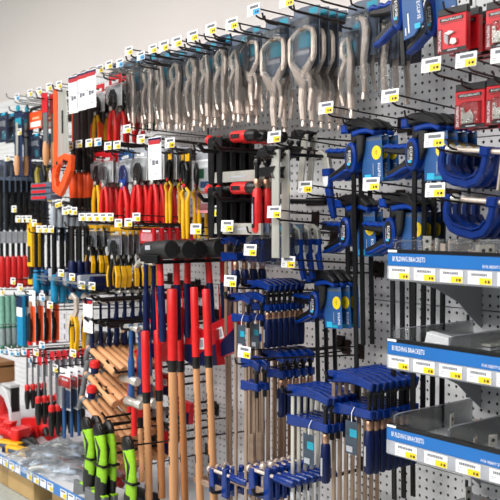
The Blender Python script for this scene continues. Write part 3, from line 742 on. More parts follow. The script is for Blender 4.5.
# red and navy packs behind the handles
k = Kind('tool_pack', 'package')
b = MB(); b.box(-.05, .05, -.012, .012, -.075, .0, redcard, .003); bd = k.part('box', b)
b = MB(); b.prism([(-.05, -.075), (.05, -.075), (.05, -.03), (.0, -.045)], -.0128, -.0122, bluedark); k.part('navy_print', b, bd)
b = MB(); b.box(-.01, .012, -.0132, -.0124, -.04, -.016, white); b.quad(-.006, .008, -.036, -.02, -.0135, palegrey); k.part('white_label', b, bd)
for i, (x, y, off, sc_, r) in enumerate(((134, 352, .3, .9, -25), (157, 326, .3, 1.4, 15), (188, 324, .32, 1.5, 10), (205, 330, .3, 1.5, -8), (222, 320, .28, 1.5, -20), (168, 374, .22, 1, 0), (184, 400, .2, 1, 5), (165, 430, .24, 1, 8))):
    p = W(x, y, off); k.put(p, 'red and navy boxed pack behind the sledge handles, %s from the left' % ('first second third fourth fifth sixth seventh eighth'.split()[[0, 1, 5, 3, 6, 4 - 4 + 2, 7, 2].index(i) if False else i]), 'red and navy packs', (0, math.radians(r), 0), sc_)
k = Kind('hardware_bag', 'bag')
b = MB(); b.shell(-.05, .05, -.02, .015, -.1, 0, bag, .02); bg = k.part('bag', b)
b = MB(); b.box(-.05, .05, -.001, .001, -.004, .03, palegrey); k.part('header_card', b)
for q in range(4):
    b = MB(); b.tube([(-.03 + q * .02, 0, -.09), (-.034 + q * .022, 0, -.05), (-.025 + q * .018, 0, -.025)], [.009, .012, .006], steelgrey, 8); k.part('fitting', b, bg)
hang(k, 158, 418, .25, 3, .045, 'clear bag of grey fittings behind the sledge handles', 'bags of grey fittings', 1)

# ------------------------------------------------------------------ pliers, snips and cutters of the left bays
def carded_pliers(headm, h1, h2=None, jawm=steelgrey, s=1.0, cardm=white, name='carded_pliers', sw=0, hl=.1):
    k = Kind(name, 'pliers')
    b = MB(); b.box(-.036, .036, .008, .0092, -.08, .012, cardm); c = k.part('card', b)
    b = MB(); b.box(-.0365, .0365, .0072, .0078, -.014, .0125, headm); b.quad(-.02, .02, -.012, -.002, .0068, white); k.part('card_header', b, c)
    for q in (-1, 1):
        b = MB(); b.strip([(q * .003, -.032), (q * .012, -.05), (q * .011, -.075), (-q * .006, -.1)], [.006, .013, .015, .013], -.008, .004, jawm, .003); k.part('jaw', b)
        m = h1
        b = MB(); b.tube([(q * .006, -.003, -.095), (q * .014, -.003, -.115), (q * (.02 + sw), -.003, -.15), (q * (.019 + sw * .6), -.003, -.095 - hl), (q * .017, -.003, -.1 - hl)], [.0055, .0066, .0072, .0066, .004], m, 8); h = k.part('handle', b)
        if h2 and h2 is not h1:
            b = MB(); b.strip([(q * .022, -.118), (q * (.028 + sw), -.15), (q * (.026 + sw * .6), -.09 - hl)], [.006, .010, .006], -.012, .006, h2, .002); k.part('handle_inlay', b, h)
    b = MB(); b.disc(0, -.088, .007, .007, -.011, .005, steel, 10, .001); k.part('pivot', b)
    b = MB(); b.shell(-.034, .034, -.011, .0075, -.079, -.016, film, .01); k.part('blister', b, c)
    return k
redp = carded_pliers(redcard, red); redp2 = carded_pliers(palegrey, red, None, blackmetal); yelp = carded_pliers(redcard, yellowp, None, blackmetal); redsn = carded_pliers(redcard, red, None, blackmetal, hl=.085)
yb = carded_pliers(yellowp, black, yellowp, blackmetal, 1, palegrey, sw=.004); grn = carded_pliers(slate, green, None, steel, hl=.08); bluep = carded_pliers(cardblue, red, None, bluelight)
G = 'tin snips on red header cards'
hang(carded_pliers(redcard, yellowp, orange, blackmetal, hl=.085), 97, 88, .34, 2, .05, 'tin snips with yellow handles on red card, top row', G, 1.1)
hang(redsn, 113, 79, .34, 4, .038, 'tin snips with red handles on red card, top row', G, 1.22)
hang(grn, 131, 76, .26, 3, .045, 'snips with green handles below the top row of locking pliers', G, 1.1)
G = 'pliers with dipped handles'
hang(yelp, 97, 156, .36, 1, .04, 'pliers with yellow handles, left of the red handled pliers', G, 1.15)
hang(redp, 103, 157, .36, 5, .025, 'red handled pliers on red card, left group', G, 1.16, jit=.06)
hang(bluep, 121, 155, .37, 6, .025, 'red handled pliers with blue jaws, middle group', G, 1.2, jit=.06)
hang(redp2, 138, 152, .36, 5, .025, 'red handled pliers on grey card, right group', G, 1.2, jit=.06)
hang(redp2, 152, 150, .33, 5, .026, 'red handled pliers behind the white sale sign', G, 1.25, jit=.06)
G = 'yellow and black pliers'
hang(yb, 92, 228, .36, 5, .026, 'small yellow-black pliers, left group under the tag row', G, .88, jit=.04)
hang(yb, 113, 231, .38, 7, .027, 'yellow-black pliers, group left of the mallets', G, 1.05, jit=.04)
def long_pliers():
    k = Kind('lineman_pliers', 'pliers')
    b = MB(); b.box(-.022, .022, .006, .0075, -.13, .012, ink); c = k.part('card', b)
    b = MB(); b.box(-.012, .012, .004, .0056, -.03, -.005, yellowp); k.part('card_patch', b, c)
    for q in (-1, 1):
        b = MB(); b.strip([(q * .004, -.035), (q * .010, -.06), (q * .008, -.09), (-q * .004, -.125)], [.008, .013, .014, .012], -.009, .004, blackmetal, .003); k.part('jaw', b)
        b = MB(); b.tube([(q * .004, -.003, -.118), (q * .024, -.003, -.135), (q * .012, -.003, -.16), (q * .013, -.003, -.24), (q * .012, -.003, -.285)], [.005, .0065, .0075, .0075, .006], yellowp, 8); k.part('handle', b)
    b = MB(); b.disc(0, -.11, .007, .007, -.012, .005, red, 10, .001); k.part('pivot', b)
    return k
lpl = long_pliers()
hang(lpl, 169, 152, .38, 2, .05, 'long pliers with plain yellow handles, left pair', G, .8)
hang(lpl, 186, 152, .38, 3, .045, 'long pliers with plain yellow handles, right group', G, .95)
k = Kind('blister_pack', 'package')
b = MB(); b.box(-.045, .045, 0, .0015, -.2, .01, white); c = k.part('card', b)
b = MB(); b.quad(-.045, .045, -.2, -.13, -.0004, pink); b.quad(-.045, .045, -.03, .01, -.0004, palegrey); b.quad(-.03, .0, -.09, -.06, -.0004, green); b.quad(-.02, .03, -.12, -.1, -.0004, cardblue); b.quad(-.015, .025, -.17, -.14, -.0008, white); k.part('print', b, c)
b = MB(); b.shell(-.04, .04, -.014, -.001, -.19, -.035, film, .01); k.part('blister', b, c)
hang(k, 204, 150, .34, 2, .04, 'white and pink blister pack left of the black clamps', 'white and pink blister packs', .98)
k = Kind('header_pack', 'package')
b = MB(); b.box(-.05, .05, -.006, .006, -.06, 0, redcard, .002); c = k.part('box', b)
b = MB(); b.quad(-.04, .04, -.05, -.02, -.0065, pink); b.quad(-.03, .03, -.016, -.008, -.0065, white); k.part('print', b, c)
hang(k, 148, 228, .34, 6, .032, 'pink and red header pack above the mallets', 'pink and red header packs', .9)

# tags over the left rows
def tagrow(pts, L, where, wm=None, t='y'):
    for i, q in enumerate(pts):
        hook(q[0], q[1], L, 'hook with price tag %s, %s from the left' % (where, NTH[i]), q[2] if len(q) > 2 else t, wm=wm, tilt=2)
tagrow([(71, 146), (80, 144), (90, 143), (99, 142, 'b'), (109, 146), (118, 145), (128, 129), (142, 139)], .42, 'above the red pliers')
tagrow([(83, 217), (90, 217), (97, 217), (104, 217), (111, 217), (119.5, 223), (129.5, 222.5), (137.5, 217)], .43, 'above the yellow-black pliers')
tagrow([(171, 143), (197, 229), (216, 211)], .40, 'around the mallets and long pliers')
tagrow([(62, 273), (73, 277), (83, 285), (93, 286), (60, 207 - 4), (50, 198), (57, 204), (66, 211), (70, 210), (75, 211)], .43, 'around the turquoise handles')
tagrow([(15, 209), (19, 219), (25, 219), (30, 219), (35, 223), (40, 229), (46, 229), (52, 229)], .44, 'over the blue chisels')
tagrow([(14, 281), (21, 287), (3, 291), (36, 302), (51, 305), (43, 297, 'b')], .44, 'over the green and orange packs')
tagrow([(20, 132), (8, 158), (17, 162)], .40, 'over the far left cards')
tagrow([(2, 350, 'b'), (7, 350, 'b'), (12, 352, 'b'), (18, 352, 'b'), (25, 351, 'b'), (31, 359, 'b'), (37, 352), (43, 345, 'b'), (56, 368), (74, 353)], .45, 'above the screwdrivers')

# sale signs
def sign(w, h):
    k = Kind('sale_sign', 'sign')
    b = MB(); b.box(-w / 2, w / 2, -.0015, 0, -h, 0, white); s = k.part('card', b)
    b = MB(); b.quad(-w / 2, w / 2, -h * .13, -h * .02, -.002, bluedark); b.quad(-w * .45, w * .45, -h * .17, -h * .07, -.0024, signred); k.part('red_header', b, s)
    b = MB()
    b.quad(-w * .3, w * .2, -h * .3, -h * .285, -.002, palegrey); b.quad(-w * .3, w * .3, -h * .36, -h * .345, -.002, palegrey)
    b.quad(-w * .2, w * .02, -h * .66, -h * .54, -.002, greyprint); b.quad(w * .06, w * .3, -h * .64, -h * .55, -.002, greyprint); b.quad(-w * .34, -w * .26, -h * .55, -h * .5, -.002, greyprint); b.quad(-w * .05, w * .25, -h * .88, -h * .85, -.002, palegrey)
    k.part('print', b, s)
    b = MB(); b.tube([(-w * .3, .001, .0), (-w * .3, .02, .012), (-w * .3, .25, .012)], .002, wirelight, 5); k.part('holder_wire', b)
    return k
sg = sign(.078, .14)
for i, (x, y) in enumerate(((73.5, 76), (82, 72.5), (91, 69.5))):
    p = W(x, y, .46); sg.put(p, 'white sale sign with red header above the saws, %s from the left' % NTH[i], 'white sale signs', (0, 0, 0), .95)
sg.put(W(155, 137, .46), 'white sale sign with red header in front of red handled pliers', 'white sale signs', (0, 0, 0), .95)
sg.put(W(88, 298, .46), 'white sale sign with red header in front of dark handles', 'white sale signs', (0, 0, 0), .88)

# ------------------------------------------------------------------ saws and rasps
k = Kind('hand_saw', 'saw')
b = MB(); b.prism([(-.04, 0), (.03, 0), (.055, -.27), (-.045, -.30)], -.001, .001, steel); bl = k.part('blade', b)
b = MB(); b.quad(-.008, .008, -.17, -.08, -.0015, ink); k.part('blade_print', b, bl)
b = MB(); b.box(-.075, -.045, -.005, .005, -.33, .01, orange, .002); k.part('blade_guard', b)
b = MB(); b.strip([(-.05, -.29), (-.07, -.34), (-.06, -.385), (-.02, -.4), (.02, -.36), (.065, -.31), (.075, -.27), (.03, -.265), (-.02, -.275), (-.055, -.3)], [.03, .032, .034, .034, .036, .034, .03, .03, .03, .03], -.012, .012, orange, .004); h = k.part('handle', b)
b = MB()
for x, z in ((-.03, -.285), (.03, -.28)): b.disc(x, z, .008, .008, -.0135, .0135, ink, 10)
k.part('screws', b, h)
hang(k, 62.5, 90, .47, 1, .06, 'hand saw with big orange handle left of the sale signs', 'orange handled saws', .93)
k = Kind('pull_saw', 'saw')
b = MB(); b.box(-.03, .03, -.004, .004, -.21, .0, mat('brown_sleeve', '#2a1614', .5), .001); s = k.part('sleeve', b)
b = MB(); b.box(-.031, -.02, -.0045, .0045, -.21, .01, orange, .001); k.part('sleeve_edge', b, s)
b = MB(); b.quad(-.028, .028, -.04, 0, -.0045, redcard); k.part('card_top', b, s)
b = MB(); b.tube([(0, 0, -.2), (0, 0, -.22), (0, 0, -.29)], [.01, .013, .012], black, 8); k.part('neck', b)
hang(k, 76, 96, .40, 6, .03, 'dark sleeved pull saw behind the three sale signs', 'sleeved pull saws', .95)
k = Kind('drywall_saw', 'saw')
b = MB(); b.box(-.014, .014, -.003, .003, -.1, .0, mat('brown_sleeve', '#2a1614'), .001); k.part('scabbard', b)
b = MB(); b.tube([(0, 0, -.085), (0, 0, -.095), (.0, 0, -.15), (.0, 0, -.195)], [.011, .0155, .0165, .014], orange, 10); h = k.part('handle', b)
b = MB(); b.tube([(0, 0, -.185), (.002, 0, -.205), (.004, 0, -.225)], [.0155, .0145, .008], black, 10); k.part('end_cap', b, h)
hang(k, 73, 150, .40, 8, .024, 'orange handled drywall saw with dark scabbard, lower saw row', 'drywall saws', .98)
hang(k, 88, 150, .34, 3, .026, 'orange handled drywall saw, rear group of the lower saw row', 'drywall saws', .98)
k = Kind('wood_rasp', 'rasp')
b = MB(); b.prism([(-.022, 0), (.022, 0), (.018, -.19), (-.018, -.19)], -.004, .004, steelgrey, .001); k.part('blade', b)
b = MB(); b.box(-.028, .028, -.006, -.0045, -.06, .02, redcard); k.part('card', b)
b = MB(); b.tube([(0, 0, -.18), (0, 0, -.19), (0, 0, -.22), (0, 0, -.265), (0, 0, -.28)], [.008, .012, .015, .013, .008], woodlight, 10); k.part('handle', b)
hang(k, 45.5, 98, .40, 3, .034, 'wood handled rasp on red card left of the hand saw', 'wood handled rasps', .95)
k = Kind('hacksaw', 'saw')
b = MB(); b.strip([(-.075, -.09), (-.07, -.02), (-.04, .005), (.05, .005), (.075, -.02), (.075, -.09)], .012, -.005, .005, black, .002); k.part('frame', b)
b = MB(); b.box(-.06, .066, -.004, .0, -.085, -.012, orange); c = k.part('card', b)
b = MB(); b.quad(-.05, .055, -.078, -.055, -.0045, white); b.quad(-.03, .04, -.045, -.035, -.0045, mat('pale_orange', '#f7b48c')); k.part('print', b, c)
hang(k, 36, 109, .36, 2, .05, 'black hacksaw frame with orange card', 'hacksaws', .95)
k = Kind('chisel_card', 'chisel')
b = MB(); b.box(-.04, .04, 0, .0015, -.28, 0, navy); c = k.part('card', b)
b = MB(); b.quad(-.03, .03, -.06, -.03, -.0005, teal); b.quad(-.03, .01, -.1, -.09, -.0005, palegrey); k.part('print', b, c)
b = MB(); b.box(-.009, .009, -.008, -.003, -.2, -.05, steel, .001); k.part('blade', b)
b = MB(); b.tube([(0, -.006, -.19), (0, -.006, -.2), (0, -.006, -.25), (0, -.006, -.275)], [.008, .013, .014, .009], woodlight, 10); k.part('handle', b)
b = MB(); b.disc(0, .012, .016, .014, -.003, .003, teal, 12); k.part('hang_disc', b, c)
hang(k, 18, 111, .40, 2, .04, 'wood chisel on navy card with teal hanger', 'carded wood chisels', .98)
k2 = Kind('navy_pack', 'package')
b = MB(); b.box(-.05, .05, 0, .002, -.11, 0, navy); c = k2.part('card', b)
b = MB(); b.quad(-.04, .03, -.05, -.03, -.0005, palegrey); b.quad(.0, .03, -.1, -.07, -.0005, teal); b.quad(-.01, .03, -.01, .0, -.0005, cyan); k2.part('print', b, c)
b = MB(); b.shell(-.045, .045, -.012, -.001, -.105, -.012, film, .01); k2.part('blister', b, c)
hang(k2, 35, 134, .36, 2, .05, 'navy carded pack left of the rasps', 'navy carded packs', .95)
hang(k2, 2, 113, .34, 4, .04, 'dark carded pack at the far left edge', 'dark carded packs', 1.2)
k = Kind('pruning_saw', 'saw')
b = MB(); b.strip([(-.02, 0), (-.04, -.03), (-.03, -.075), (-.015, -.09)], [.014, .02, .02, .012], -.008, .008, mat('olive_plastic', '#9a8a35'), .003); k.part('grip', b)
b = MB(); b.strip([(-.02, .004), (.02, .0), (.035, -.04), (.025, -.1)], [.012, .02, .022, .014], -.007, .007, black, .003); k.part('blade_case', b)
hang(k, 41, 166, .38, 2, .04, 'olive and black folding saw below the rasps', 'folding saws', 1.0)
# flat packs and silver sticks below
k = Kind('flat_pack', 'package')
b = MB(); b.box(-.09, .09, -.05, .0, -.02, 0, slate, .003); c = k.part('box', b)
b = MB(); b.quad(-.08, .05, -.016, -.006, -.0505, redcard); k.part('print', b, c)
for i in range(3):
    p = W(52, 183 + i * 6, .40); k.put(p, 'flat dark pack with red print below the hand saw, %s from the top' % NTH[i], 'flat dark packs')
def stick(name, cat, top, bot, lt, lb_, rt=.009, rb=.012, capm=None, cardm=None):
    k = Kind(name, cat)
    b = MB(); b.tube([(0, 0, .0), (0, 0, -lt)], rt, top, 8); k.part('shaft', b)
    b = MB(); b.tube([(0, 0, -lt + .004), (0, 0, -lt - .006), (0, 0, -lt - lb_ * .5), (0, 0, -lt - lb_ + .008), (0, 0, -lt - lb_)], [rb * .7, rb, rb * 1.08, rb, rb * .6], bot, 8); h = k.part('handle', b)
    if capm:
        b = MB(); b.tube([(0, 0, -lt + .006), (0, 0, -lt - .016)], [rb * .8, rb * 1.1], capm, 8); k.part('collar', b, h)
        b = MB(); b.tube([(0, 0, -lt - lb_ + .012), (0, 0, -lt - lb_ - .004)], [rb * 1.06, rb * .7], capm, 8); k.part('end_cap', b, h)
    if cardm:
        b = MB(); b.box(-.022, .022, .006, .0072, -.05, .015, cardm); k.part('card', b)
    return k
tube_ = stick('sealing_tube', 'tube', steelgrey, mat('silver_plastic', '#aab4bf', .35), .02, .075, .008, .012)
hang(tube_, 53, 202, .44, 8, .026, 'silver tube below the flat packs', 'silver tubes', 1)
redlong = stick('pry_bar', 'pry bar', blackmetal, red, .33, .135, .008, .014, None, slate)
b = MB(); b.box(-.02, .02, -.011, .011, -.27, -.22, palegrey); redlong.part('label_band', b)
hang(redlong, -5, 180, .46, 9, .026, 'long dark pry bar with red grip, far left row', 'red gripped pry bars', 1.0)
k = Kind('sleeve_pack', 'package')
b = MB(); b.box(-.03, .03, -.006, .006, -.34, 0, slate, .002); c = k.part('sleeve', b)
b = MB(); b.box(-.012, .012, -.009, -.0062, -.32, -.06, steelgrey, .001); k.part('tool', b)
b = MB(); b.shell(-.028, .028, -.014, -.006, -.335, -.02, film, .006); k.part('blister', b, c)
hang(k, 3, 160, .40, 8, .028, 'long grey blister pack above the red gripped bars', 'long grey blister packs', .9)
k = Kind('yellow_level', 'level')
b = MB(); b.box(-.022, .022, -.01, .01, -.19, 0, yellowp, .003); c = k.part('body', b)
b = MB(); b.box(-.014, .014, -.0115, -.0095, -.17, -.1, ink); k.part('window', b, c)
b = MB(); b.box(-.012, .012, -.008, .008, -.25, -.185, black, .002); k.part('stem', b); b = MB(); b.box(-.018, .018, -.01, .01, -.268, -.245, yellowp, .003); k.part('foot', b)
hang(k, 31, 223, .44, 2, .03, 'yellow level with black foot right of the red grips', 'yellow levels', .92)
bluech = stick('blue_chisel', 'chisel', blackmetal, turq, .15, .105, .008, .0135, bluedark)
hang(bluech, 36, 232, .44, 6, .027, 'chisel with blue handle right of the yellow level', 'blue handled chisels', .98)
turqch = stick('turquoise_chisel', 'chisel', blackmetal, turq, .2, .1, .010, .015, None, slate)
hang(turqch, 54, 228, .42, 5, .034, 'dark shafted driver with turquoise handle', 'turquoise handled drivers', .98)
dk = stick('dark_driver', 'screwdriver', black, bluedark, .14, .12, .011, .016)
hang(dk, 72, 226, .42, 5, .03, 'dark driver left of the small yellow-black pliers', 'dark drivers', .95)
# shallow clear trays of blue-white packs
k = Kind('parts_tray', 'tray')
b = MB(); b.tube([(-.12, -.16, .02), (.12, -.16, .02)], .0025, wirelight, 6); k.part('front_wire', b); b = MB(); b.box(-.12, .12, -.16, 0, -.003, 0, acrylic); k.part('base', b)
for i in range(6):
    b = MB(); b.box(-.11 + i * .037, -.08 + i * .037, -.145, -.02, .0005, .03 + .012 * (i % 3), (slate, cardblue, palegrey, turq, slate, bluedark)[i], .004); k.part('pack', b)
for i, (x, y) in enumerate(((68, 282), (82, 280), (97, 284), (112, 287))):
    p = W(x, y, .30); k.put(p, 'clear tray of blue and white packs under yellow pliers, %s from left' % NTH[i], 'clear trays of packs', (0, 0, 0), .9)

# ------------------------------------------------------------------ lower left bay
mintt = stick('mint_roller', 'roller', mint, mat('mint_grey', '#8d9c9c', .4), .12, .1, .014, .013, green)
hang(mintt, 1, 296, .46, 5, .026, 'mint green roller in the far left lower row', 'mint green rollers', 1.0, -3)
k = Kind('teal_pack', 'package')
b = MB(); b.box(-.03, .03, -.008, .008, -.22, 0, turq, .002); c = k.part('box', b)
b = MB(); b.quad(-.03, .03, -.09, -.05, -.0086, white); b.quad(-.03, .03, -.05, .0, -.0086, navy); k.part('print', b, c)
hang(k, 21, 296, .46, 3, .03, 'blue and navy pack beside the mint rollers', 'blue navy packs', .92)
k = Kind('knife_pack', 'knife')
b = MB(); b.box(-.03, .03, 0, .0015, -.21, .015, white); c = k.part('card', b)
b = MB(); b.quad(-.03, .03, -.2, -.05, -.0004, orange); k.part('print', b, c)
b = MB(); b.strip([(-.004, -.03), (.004, -.1), (-.002, -.17)], [.012, .014, .012], -.014, -.002, copper, .003); k.part('blade_slide', b)
b = MB(); b.strip([(.0, -.08), (.006, -.14), (.0, -.2)], [.016, .018, .016], -.018, -.004, black, .003); k.part('grip', b)
b = MB(); b.disc(0, -.205, .010, .010, -.018, -.004, red, 10); k.part('end_cap', b)
hang(k, 32, 294, .46, 4, .034, 'black and orange knife on white card', 'carded knives', .95)
k = Kind('pipe_wrench', 'wrench')
b = MB(); b.strip([(-.03, .0), (-.01, .012), (.018, .0), (.02, -.04), (.0, -.07)], [.012, .02, .022, .022, .02], -.008, .008, chrome, .003); k.part('jaw', b)
for q in (-1, 1):
    b = MB(); b.strip([(q * .008, -.06), (q * .022, -.1), (q * .02, -.15), (q * .014, -.19)], [.012, .016, .016, .01], -.009, .009, yellowp, .003); h = k.part('handle', b)
    b = MB(); b.strip([(q * .012, -.08), (q * .022, -.12), (q * .018, -.16)], [.006, .008, .006], -.011, .011, black, .002); k.part('handle_inlay', b, h)
hang(k, 74, 299, .44, 2, .05, 'steel pump pliers with yellow-black handles by the sale sign', 'yellow-black pump pliers', 1.0)
def claw_hammer(hm):
    k = Kind('claw_hammer', 'hammer')
    b = MB(); b.tube([(.055, 0, .0), (.05, 0, 0), (.034, 0, 0), (.02, 0, 0), (-.01, 0, 0)], [.010, .0125, .0125, .009, .011], steel, 10); h = k.part('head', b)
    b = MB(); b.strip([(-.005, .002), (-.03, .004), (-.055, -.006), (-.07, -.024)], [.022, .018, .013, .005], -.011, .011, steel, .003); k.part('claw', b, h)
    b = MB(); b.tube([(0, 0, .012), (0, 0, -.02), (0, 0, -.12)], [.010, .0085, .0085], hm, 8); a = k.part('handle', b)
    b = MB(); b.tube([(0, 0, -.11), (0, 0, -.13), (0, 0, -.2), (0, 0, -.28), (0, 0, -.29)], [.0095, .0135, .012, .0145, .010], hm, 8); k.part('grip', b, a)
    return k
chn, chb = claw_hammer(bluedark), claw_hammer(cardblue)
G = 'claw hammers'
hang(chn, 92, 302, .44, 6, .034, 'claw hammer with dark navy handle by the sale sign', G, .58, **BK)
hang(chn, 116, 292, .36, 5, .034, 'claw hammer with dark handle left of the mallets', G, .66, **BK)
hang(chb, 131, 328, .40, 3, .036, 'claw hammer with bright blue handle left of the sledges', G, .9, **BK)
hang(chn, 146, 262, .40, 2, .03, 'black handled hammer behind the mallets', G, .9, hk=False)
# long black prongs
k = Kind('hammer_rack', 'rack')
for s in (-.025, .025):
    b = MB(); b.tube([(s, 0, 0), (s, -.46, 0), (s, -.475, .015)], .006, blackmetal, 8); k.part('prong', b)
b = MB(); b.box(-.05, .05, -.006, -.0005, -.02, .03, blackmetal, .002); k.part('back_plate', b)
for i, (x, y) in enumerate(((98, 300), (92, 322), (106, 326))):
    p = W(x, y, .46); k.put((p.x, 0, p.z), 'black two-prong rack above the wooden handles, %s' % ('highest', 'left lower one', 'right lower one')[i], 'black prong racks')
# wooden handled hammers lying aslant in tiers
def wood_hammer(L):
    k = Kind('wood_hammer', 'hammer')
    b = MB(); b.tube([(0, 0, 0), (0, 0, -.05), (0, 0, -L * .45), (0, 0, -L * .8), (0, 0, -L + .006), (0, 0, -L)], [.011, .011, .014, .0165, .0175, .014], woodlight, 10); h = k.part('handle', b)
    b = MB(); b.tube([(-.05, 0, .004), (-.045, 0, .004), (-.02, 0, .004), (.02, 0, .004), (.045, 0, .004), (.05, 0, .004)], [.008, .011, .010, .010, .011, .008], steelgrey, 10); k.part('head', b)
    b = MB(); b.tube([(0, 0, -.012), (0, 0, -.03)], .0125, steelgrey, 10); k.part('collar', b)
    b = MB(); b.quad(-.003, .003, -L * .7, -L * .5, -.0168, ink); k.part('burnt_print', b, h)
    return k
def slant(px, py, ex, ey, off, n, step, lab):
    a, e = W(px, py, off), W(ex, ey, off); d = e - a; L = d.length
    k = wood_hammer(L); an = math.atan2(-d.x, -d.z)
    for i in range(n):
        k.put((a.x + random.uniform(-.006, .006), -(off - i * step), a.z + random.uniform(-.006, .006)), 'wooden hammer handle aslant in the %s tier, %s from the front' % (lab, NTH[i]), 'wooden hammers in tiers', (0, an, 0))
slant(89, 346, 117, 372, .44, 7, .028, 'upper')
slant(86, 372, 115, 403, .44, 7, .029, 'middle')
slant(82, 398, 116, 440, .44, 7, .030, 'lower')
slant(92, 432, 122, 466, .42, 7, .029, 'lowest')
k = Kind('wire_cradle', 'rack')
for s in (0, .05):
    b = MB(); b.tube([(s, 0, -s * .35), (s, -.44, -s * .35), (s, -.455, -s * .35 + .02)], .0045, blackmetal, 6); k.part('rail', b)
b = MB(); b.tube([(0, -.445, 0), (.05, -.445, -.0175)], .0045, blackmetal, 6); k.part('front_wire', b)
for i, (x, y) in enumerate(((100, 388), (103, 418), (104, 446), (108, 366))):
    p = W(x, y, .45); k.put((p.x, 0, p.z), 'black wire cradle under wooden handles, %s' % ('second from the top', 'third from the top', 'lowest', 'uppermost')[i], 'black wire cradles')
k = Kind('red_cap_pack', 'package')
b = MB(); b.tube([(0, 0, 0), (0, 0, -.012), (0, 0, -.03)], [.02, .026, .024], red, 10); k.part('cap', b)
b = MB(); b.tube([(0, 0, -.028), (0, 0, -.06)], [.023, .021], bluedark, 10); k.part('body', b); b = MB(); b.quad(-.01, .01, -.054, -.036, -.0235, white); k.part('label', b)
for i, (x, y) in enumerate(((95, 361), (92, 386), (96, 424))):
    k.put(W(x, y, .47), 'red capped navy canister on the wooden hammers, %s' % ('upper', 'middle', 'lower')[i], 'red capped canisters', (0, .2, 0), .72)
ball = Kind('steel_hammer_head', 'hammer')
b = MB(); b.tube([(-.045, 0, 0), (-.04, 0, 0), (-.01, 0, 0), (.01, 0, 0), (.04, 0, 0), (.046, 0, 0)], [.012, .0155, .013, .013, .0155, .012], steel, 10); ball.part('head', b)
b = MB(); b.tube([(0, 0, .01), (0, 0, -.03), (0, 0, -.1)], [.008, .009, .010], red, 8); ball.part('handle', b)
hang(ball, 130, 380, .40, 2, .05, 'steel headed hammer with red handle, upper one by the sledges', 'steel headed hammers', 1.1, hk=False)
hang(ball, 134, 403, .42, 2, .05, 'steel headed hammer with red handle, lower one by the sledges', 'steel headed hammers', 1.1, hk=False)
# screwdrivers
def driver(lt, lh):
    k = Kind('screwdriver', 'screwdriver')
    b = MB(); b.box(-.016, .016, .006, .0072, -.055, .02, palegrey); c = k.part('card', b); b = MB(); b.box(-.0165, .0165, .005, .0056, -.012, .0205, redcard); k.part('card_header', b, c)
    b = MB(); b.tube([(0, 0, -.01), (0, 0, -lt)], .0042, steelgrey, 8); k.part('shaft', b)
    b = MB(); b.tube([(0, 0, -lt + .005), (0, 0, -lt), (0, 0, -lt - .018), (0, 0, -lt - .022)], [.007, .0115, .0115, .009], red, 10); k.part('collar', b)
    b = MB(); b.tube([(0, 0, -lt - .018), (0, 0, -lt - .03), (0, 0, -lt - lh * .6), (0, 0, -lt - lh)], [.0095, .0118, .0125, .007], black, 10); k.part('handle', b)
    return k
d1, d2 = driver(.13, .1), driver(.18, .11)
G = 'red and black screwdrivers'
hang(d1, 27, 355, .46, 4, .024, 'red and black screwdriver, left group under the blue tags', G, .95)
hang(d1, 38, 362, .46, 5, .026, 'red and black screwdriver, middle group', G, 1.08)
hang(d2, 51, 357, .46, 6, .026, 'red and black screwdriver, right group', G, 1.05)
k = Kind('blade_pack', 'package')
b = MB(); b.box(-.05, .05, 0, .0015, -.17, .015, white); c = k.part('card', b)
b = MB(); b.quad(-.05, .05, -.07, -.02, -.0005, red); b.quad(-.03, .05, -.16, -.08, -.0005, cardblue); b.quad(-.03, .03, -.04, -.03, -.0009, white); k.part('print', b, c)
b = MB(); b.tube([(.0, -.008, -.07), (.004, -.008, -.14), (.006, -.008, -.3)], [.006, .009, .008], cardblue, 8); k.part('tool_handle', b)
b = MB(); b.shell(-.046, .046, -.02, -.001, -.165, -.02, film, .012); k.part('blister', b, c)
hang(k, 65, 372, .46, 3, .03, 'white, red and blue pack right of the screwdrivers', 'white red and blue packs', .82)
# lime green hatchets
def hatchet():
    k = Kind('hatchet', 'axe')
    b = MB(); b.tube([(0, 0, .01), (.0, 0, -.01), (.008, 0, -.05), (.016, 0, -.12), (.014, 0, -.2), (.008, 0, -.26)], [.016, .024, .024, .021, .023, .019], lime, 10, flat=.6); h = k.part('handle', b)
    b = MB(); b.tube([(-.004, 0, .03), (-.002, 0, .015), (0, 0, -.008), (.002, 0, -.025)], [.014, .022, .0255, .023], black, 10, flat=.62); k.part('pommel', b, h)
    b = MB(); b.strip([(.0, -.03), (.018, -.08), (.012, -.15)], [.012, .014, .008], -.0145, .0145, black, .003); k.part('grip_inlay', b, h)
    b = MB(); b.box(-.012, .04, -.0155, .0155, -.155, -.145, black, .002); k.part('strap', b, h)
    b = MB(); b.tube([(.01, 0, -.2), (.008, 0, -.24), (.004, 0, -.31)], [.0235, .025, .023], black, 10, flat=.62); k.part('collar', b, h)
    b = MB(); b.prism([(-.02, -.28), (.04, -.285), (.036, -.325), (-.02, -.33), (-.05, -.345), (-.075, -.35), (-.07, -.28), (-.045, -.285)], -.009, .009, steelgrey, .003); hd = k.part('head', b)
    b = MB(); b.strip([(-.03, -.28), (.038, -.284)], .008, -.011, .011, lime, .002); k.part('guard', b, hd)
    return k
hx = hatchet(); G = 'lime green hatchets'
hang(hx, 87, 424, .50, 2, .036, 'lime green and black hatchet, left pair', G, (1.25, 1.05, .76), hk=False)
hang(hx, 99, 430, .52, 2, .036, 'lime green and black hatchet, middle pair', G, (1.25, 1.05, .76), hk=False)
hang(hx, 128, 444, .50, 1, .036, 'lime green and black hatchet beside the sledge hammers', G, (1.25, 1.05, .8), hk=False)
for i, (x, y) in enumerate(((87, 426), (99, 432), (128, 446))): hook(x, y, .54, 'bare black hook carrying lime hatchets, %s' % ('left', 'middle', 'right')[i], None, wm=blackmetal)
k = Kind('red_bag', 'bag')
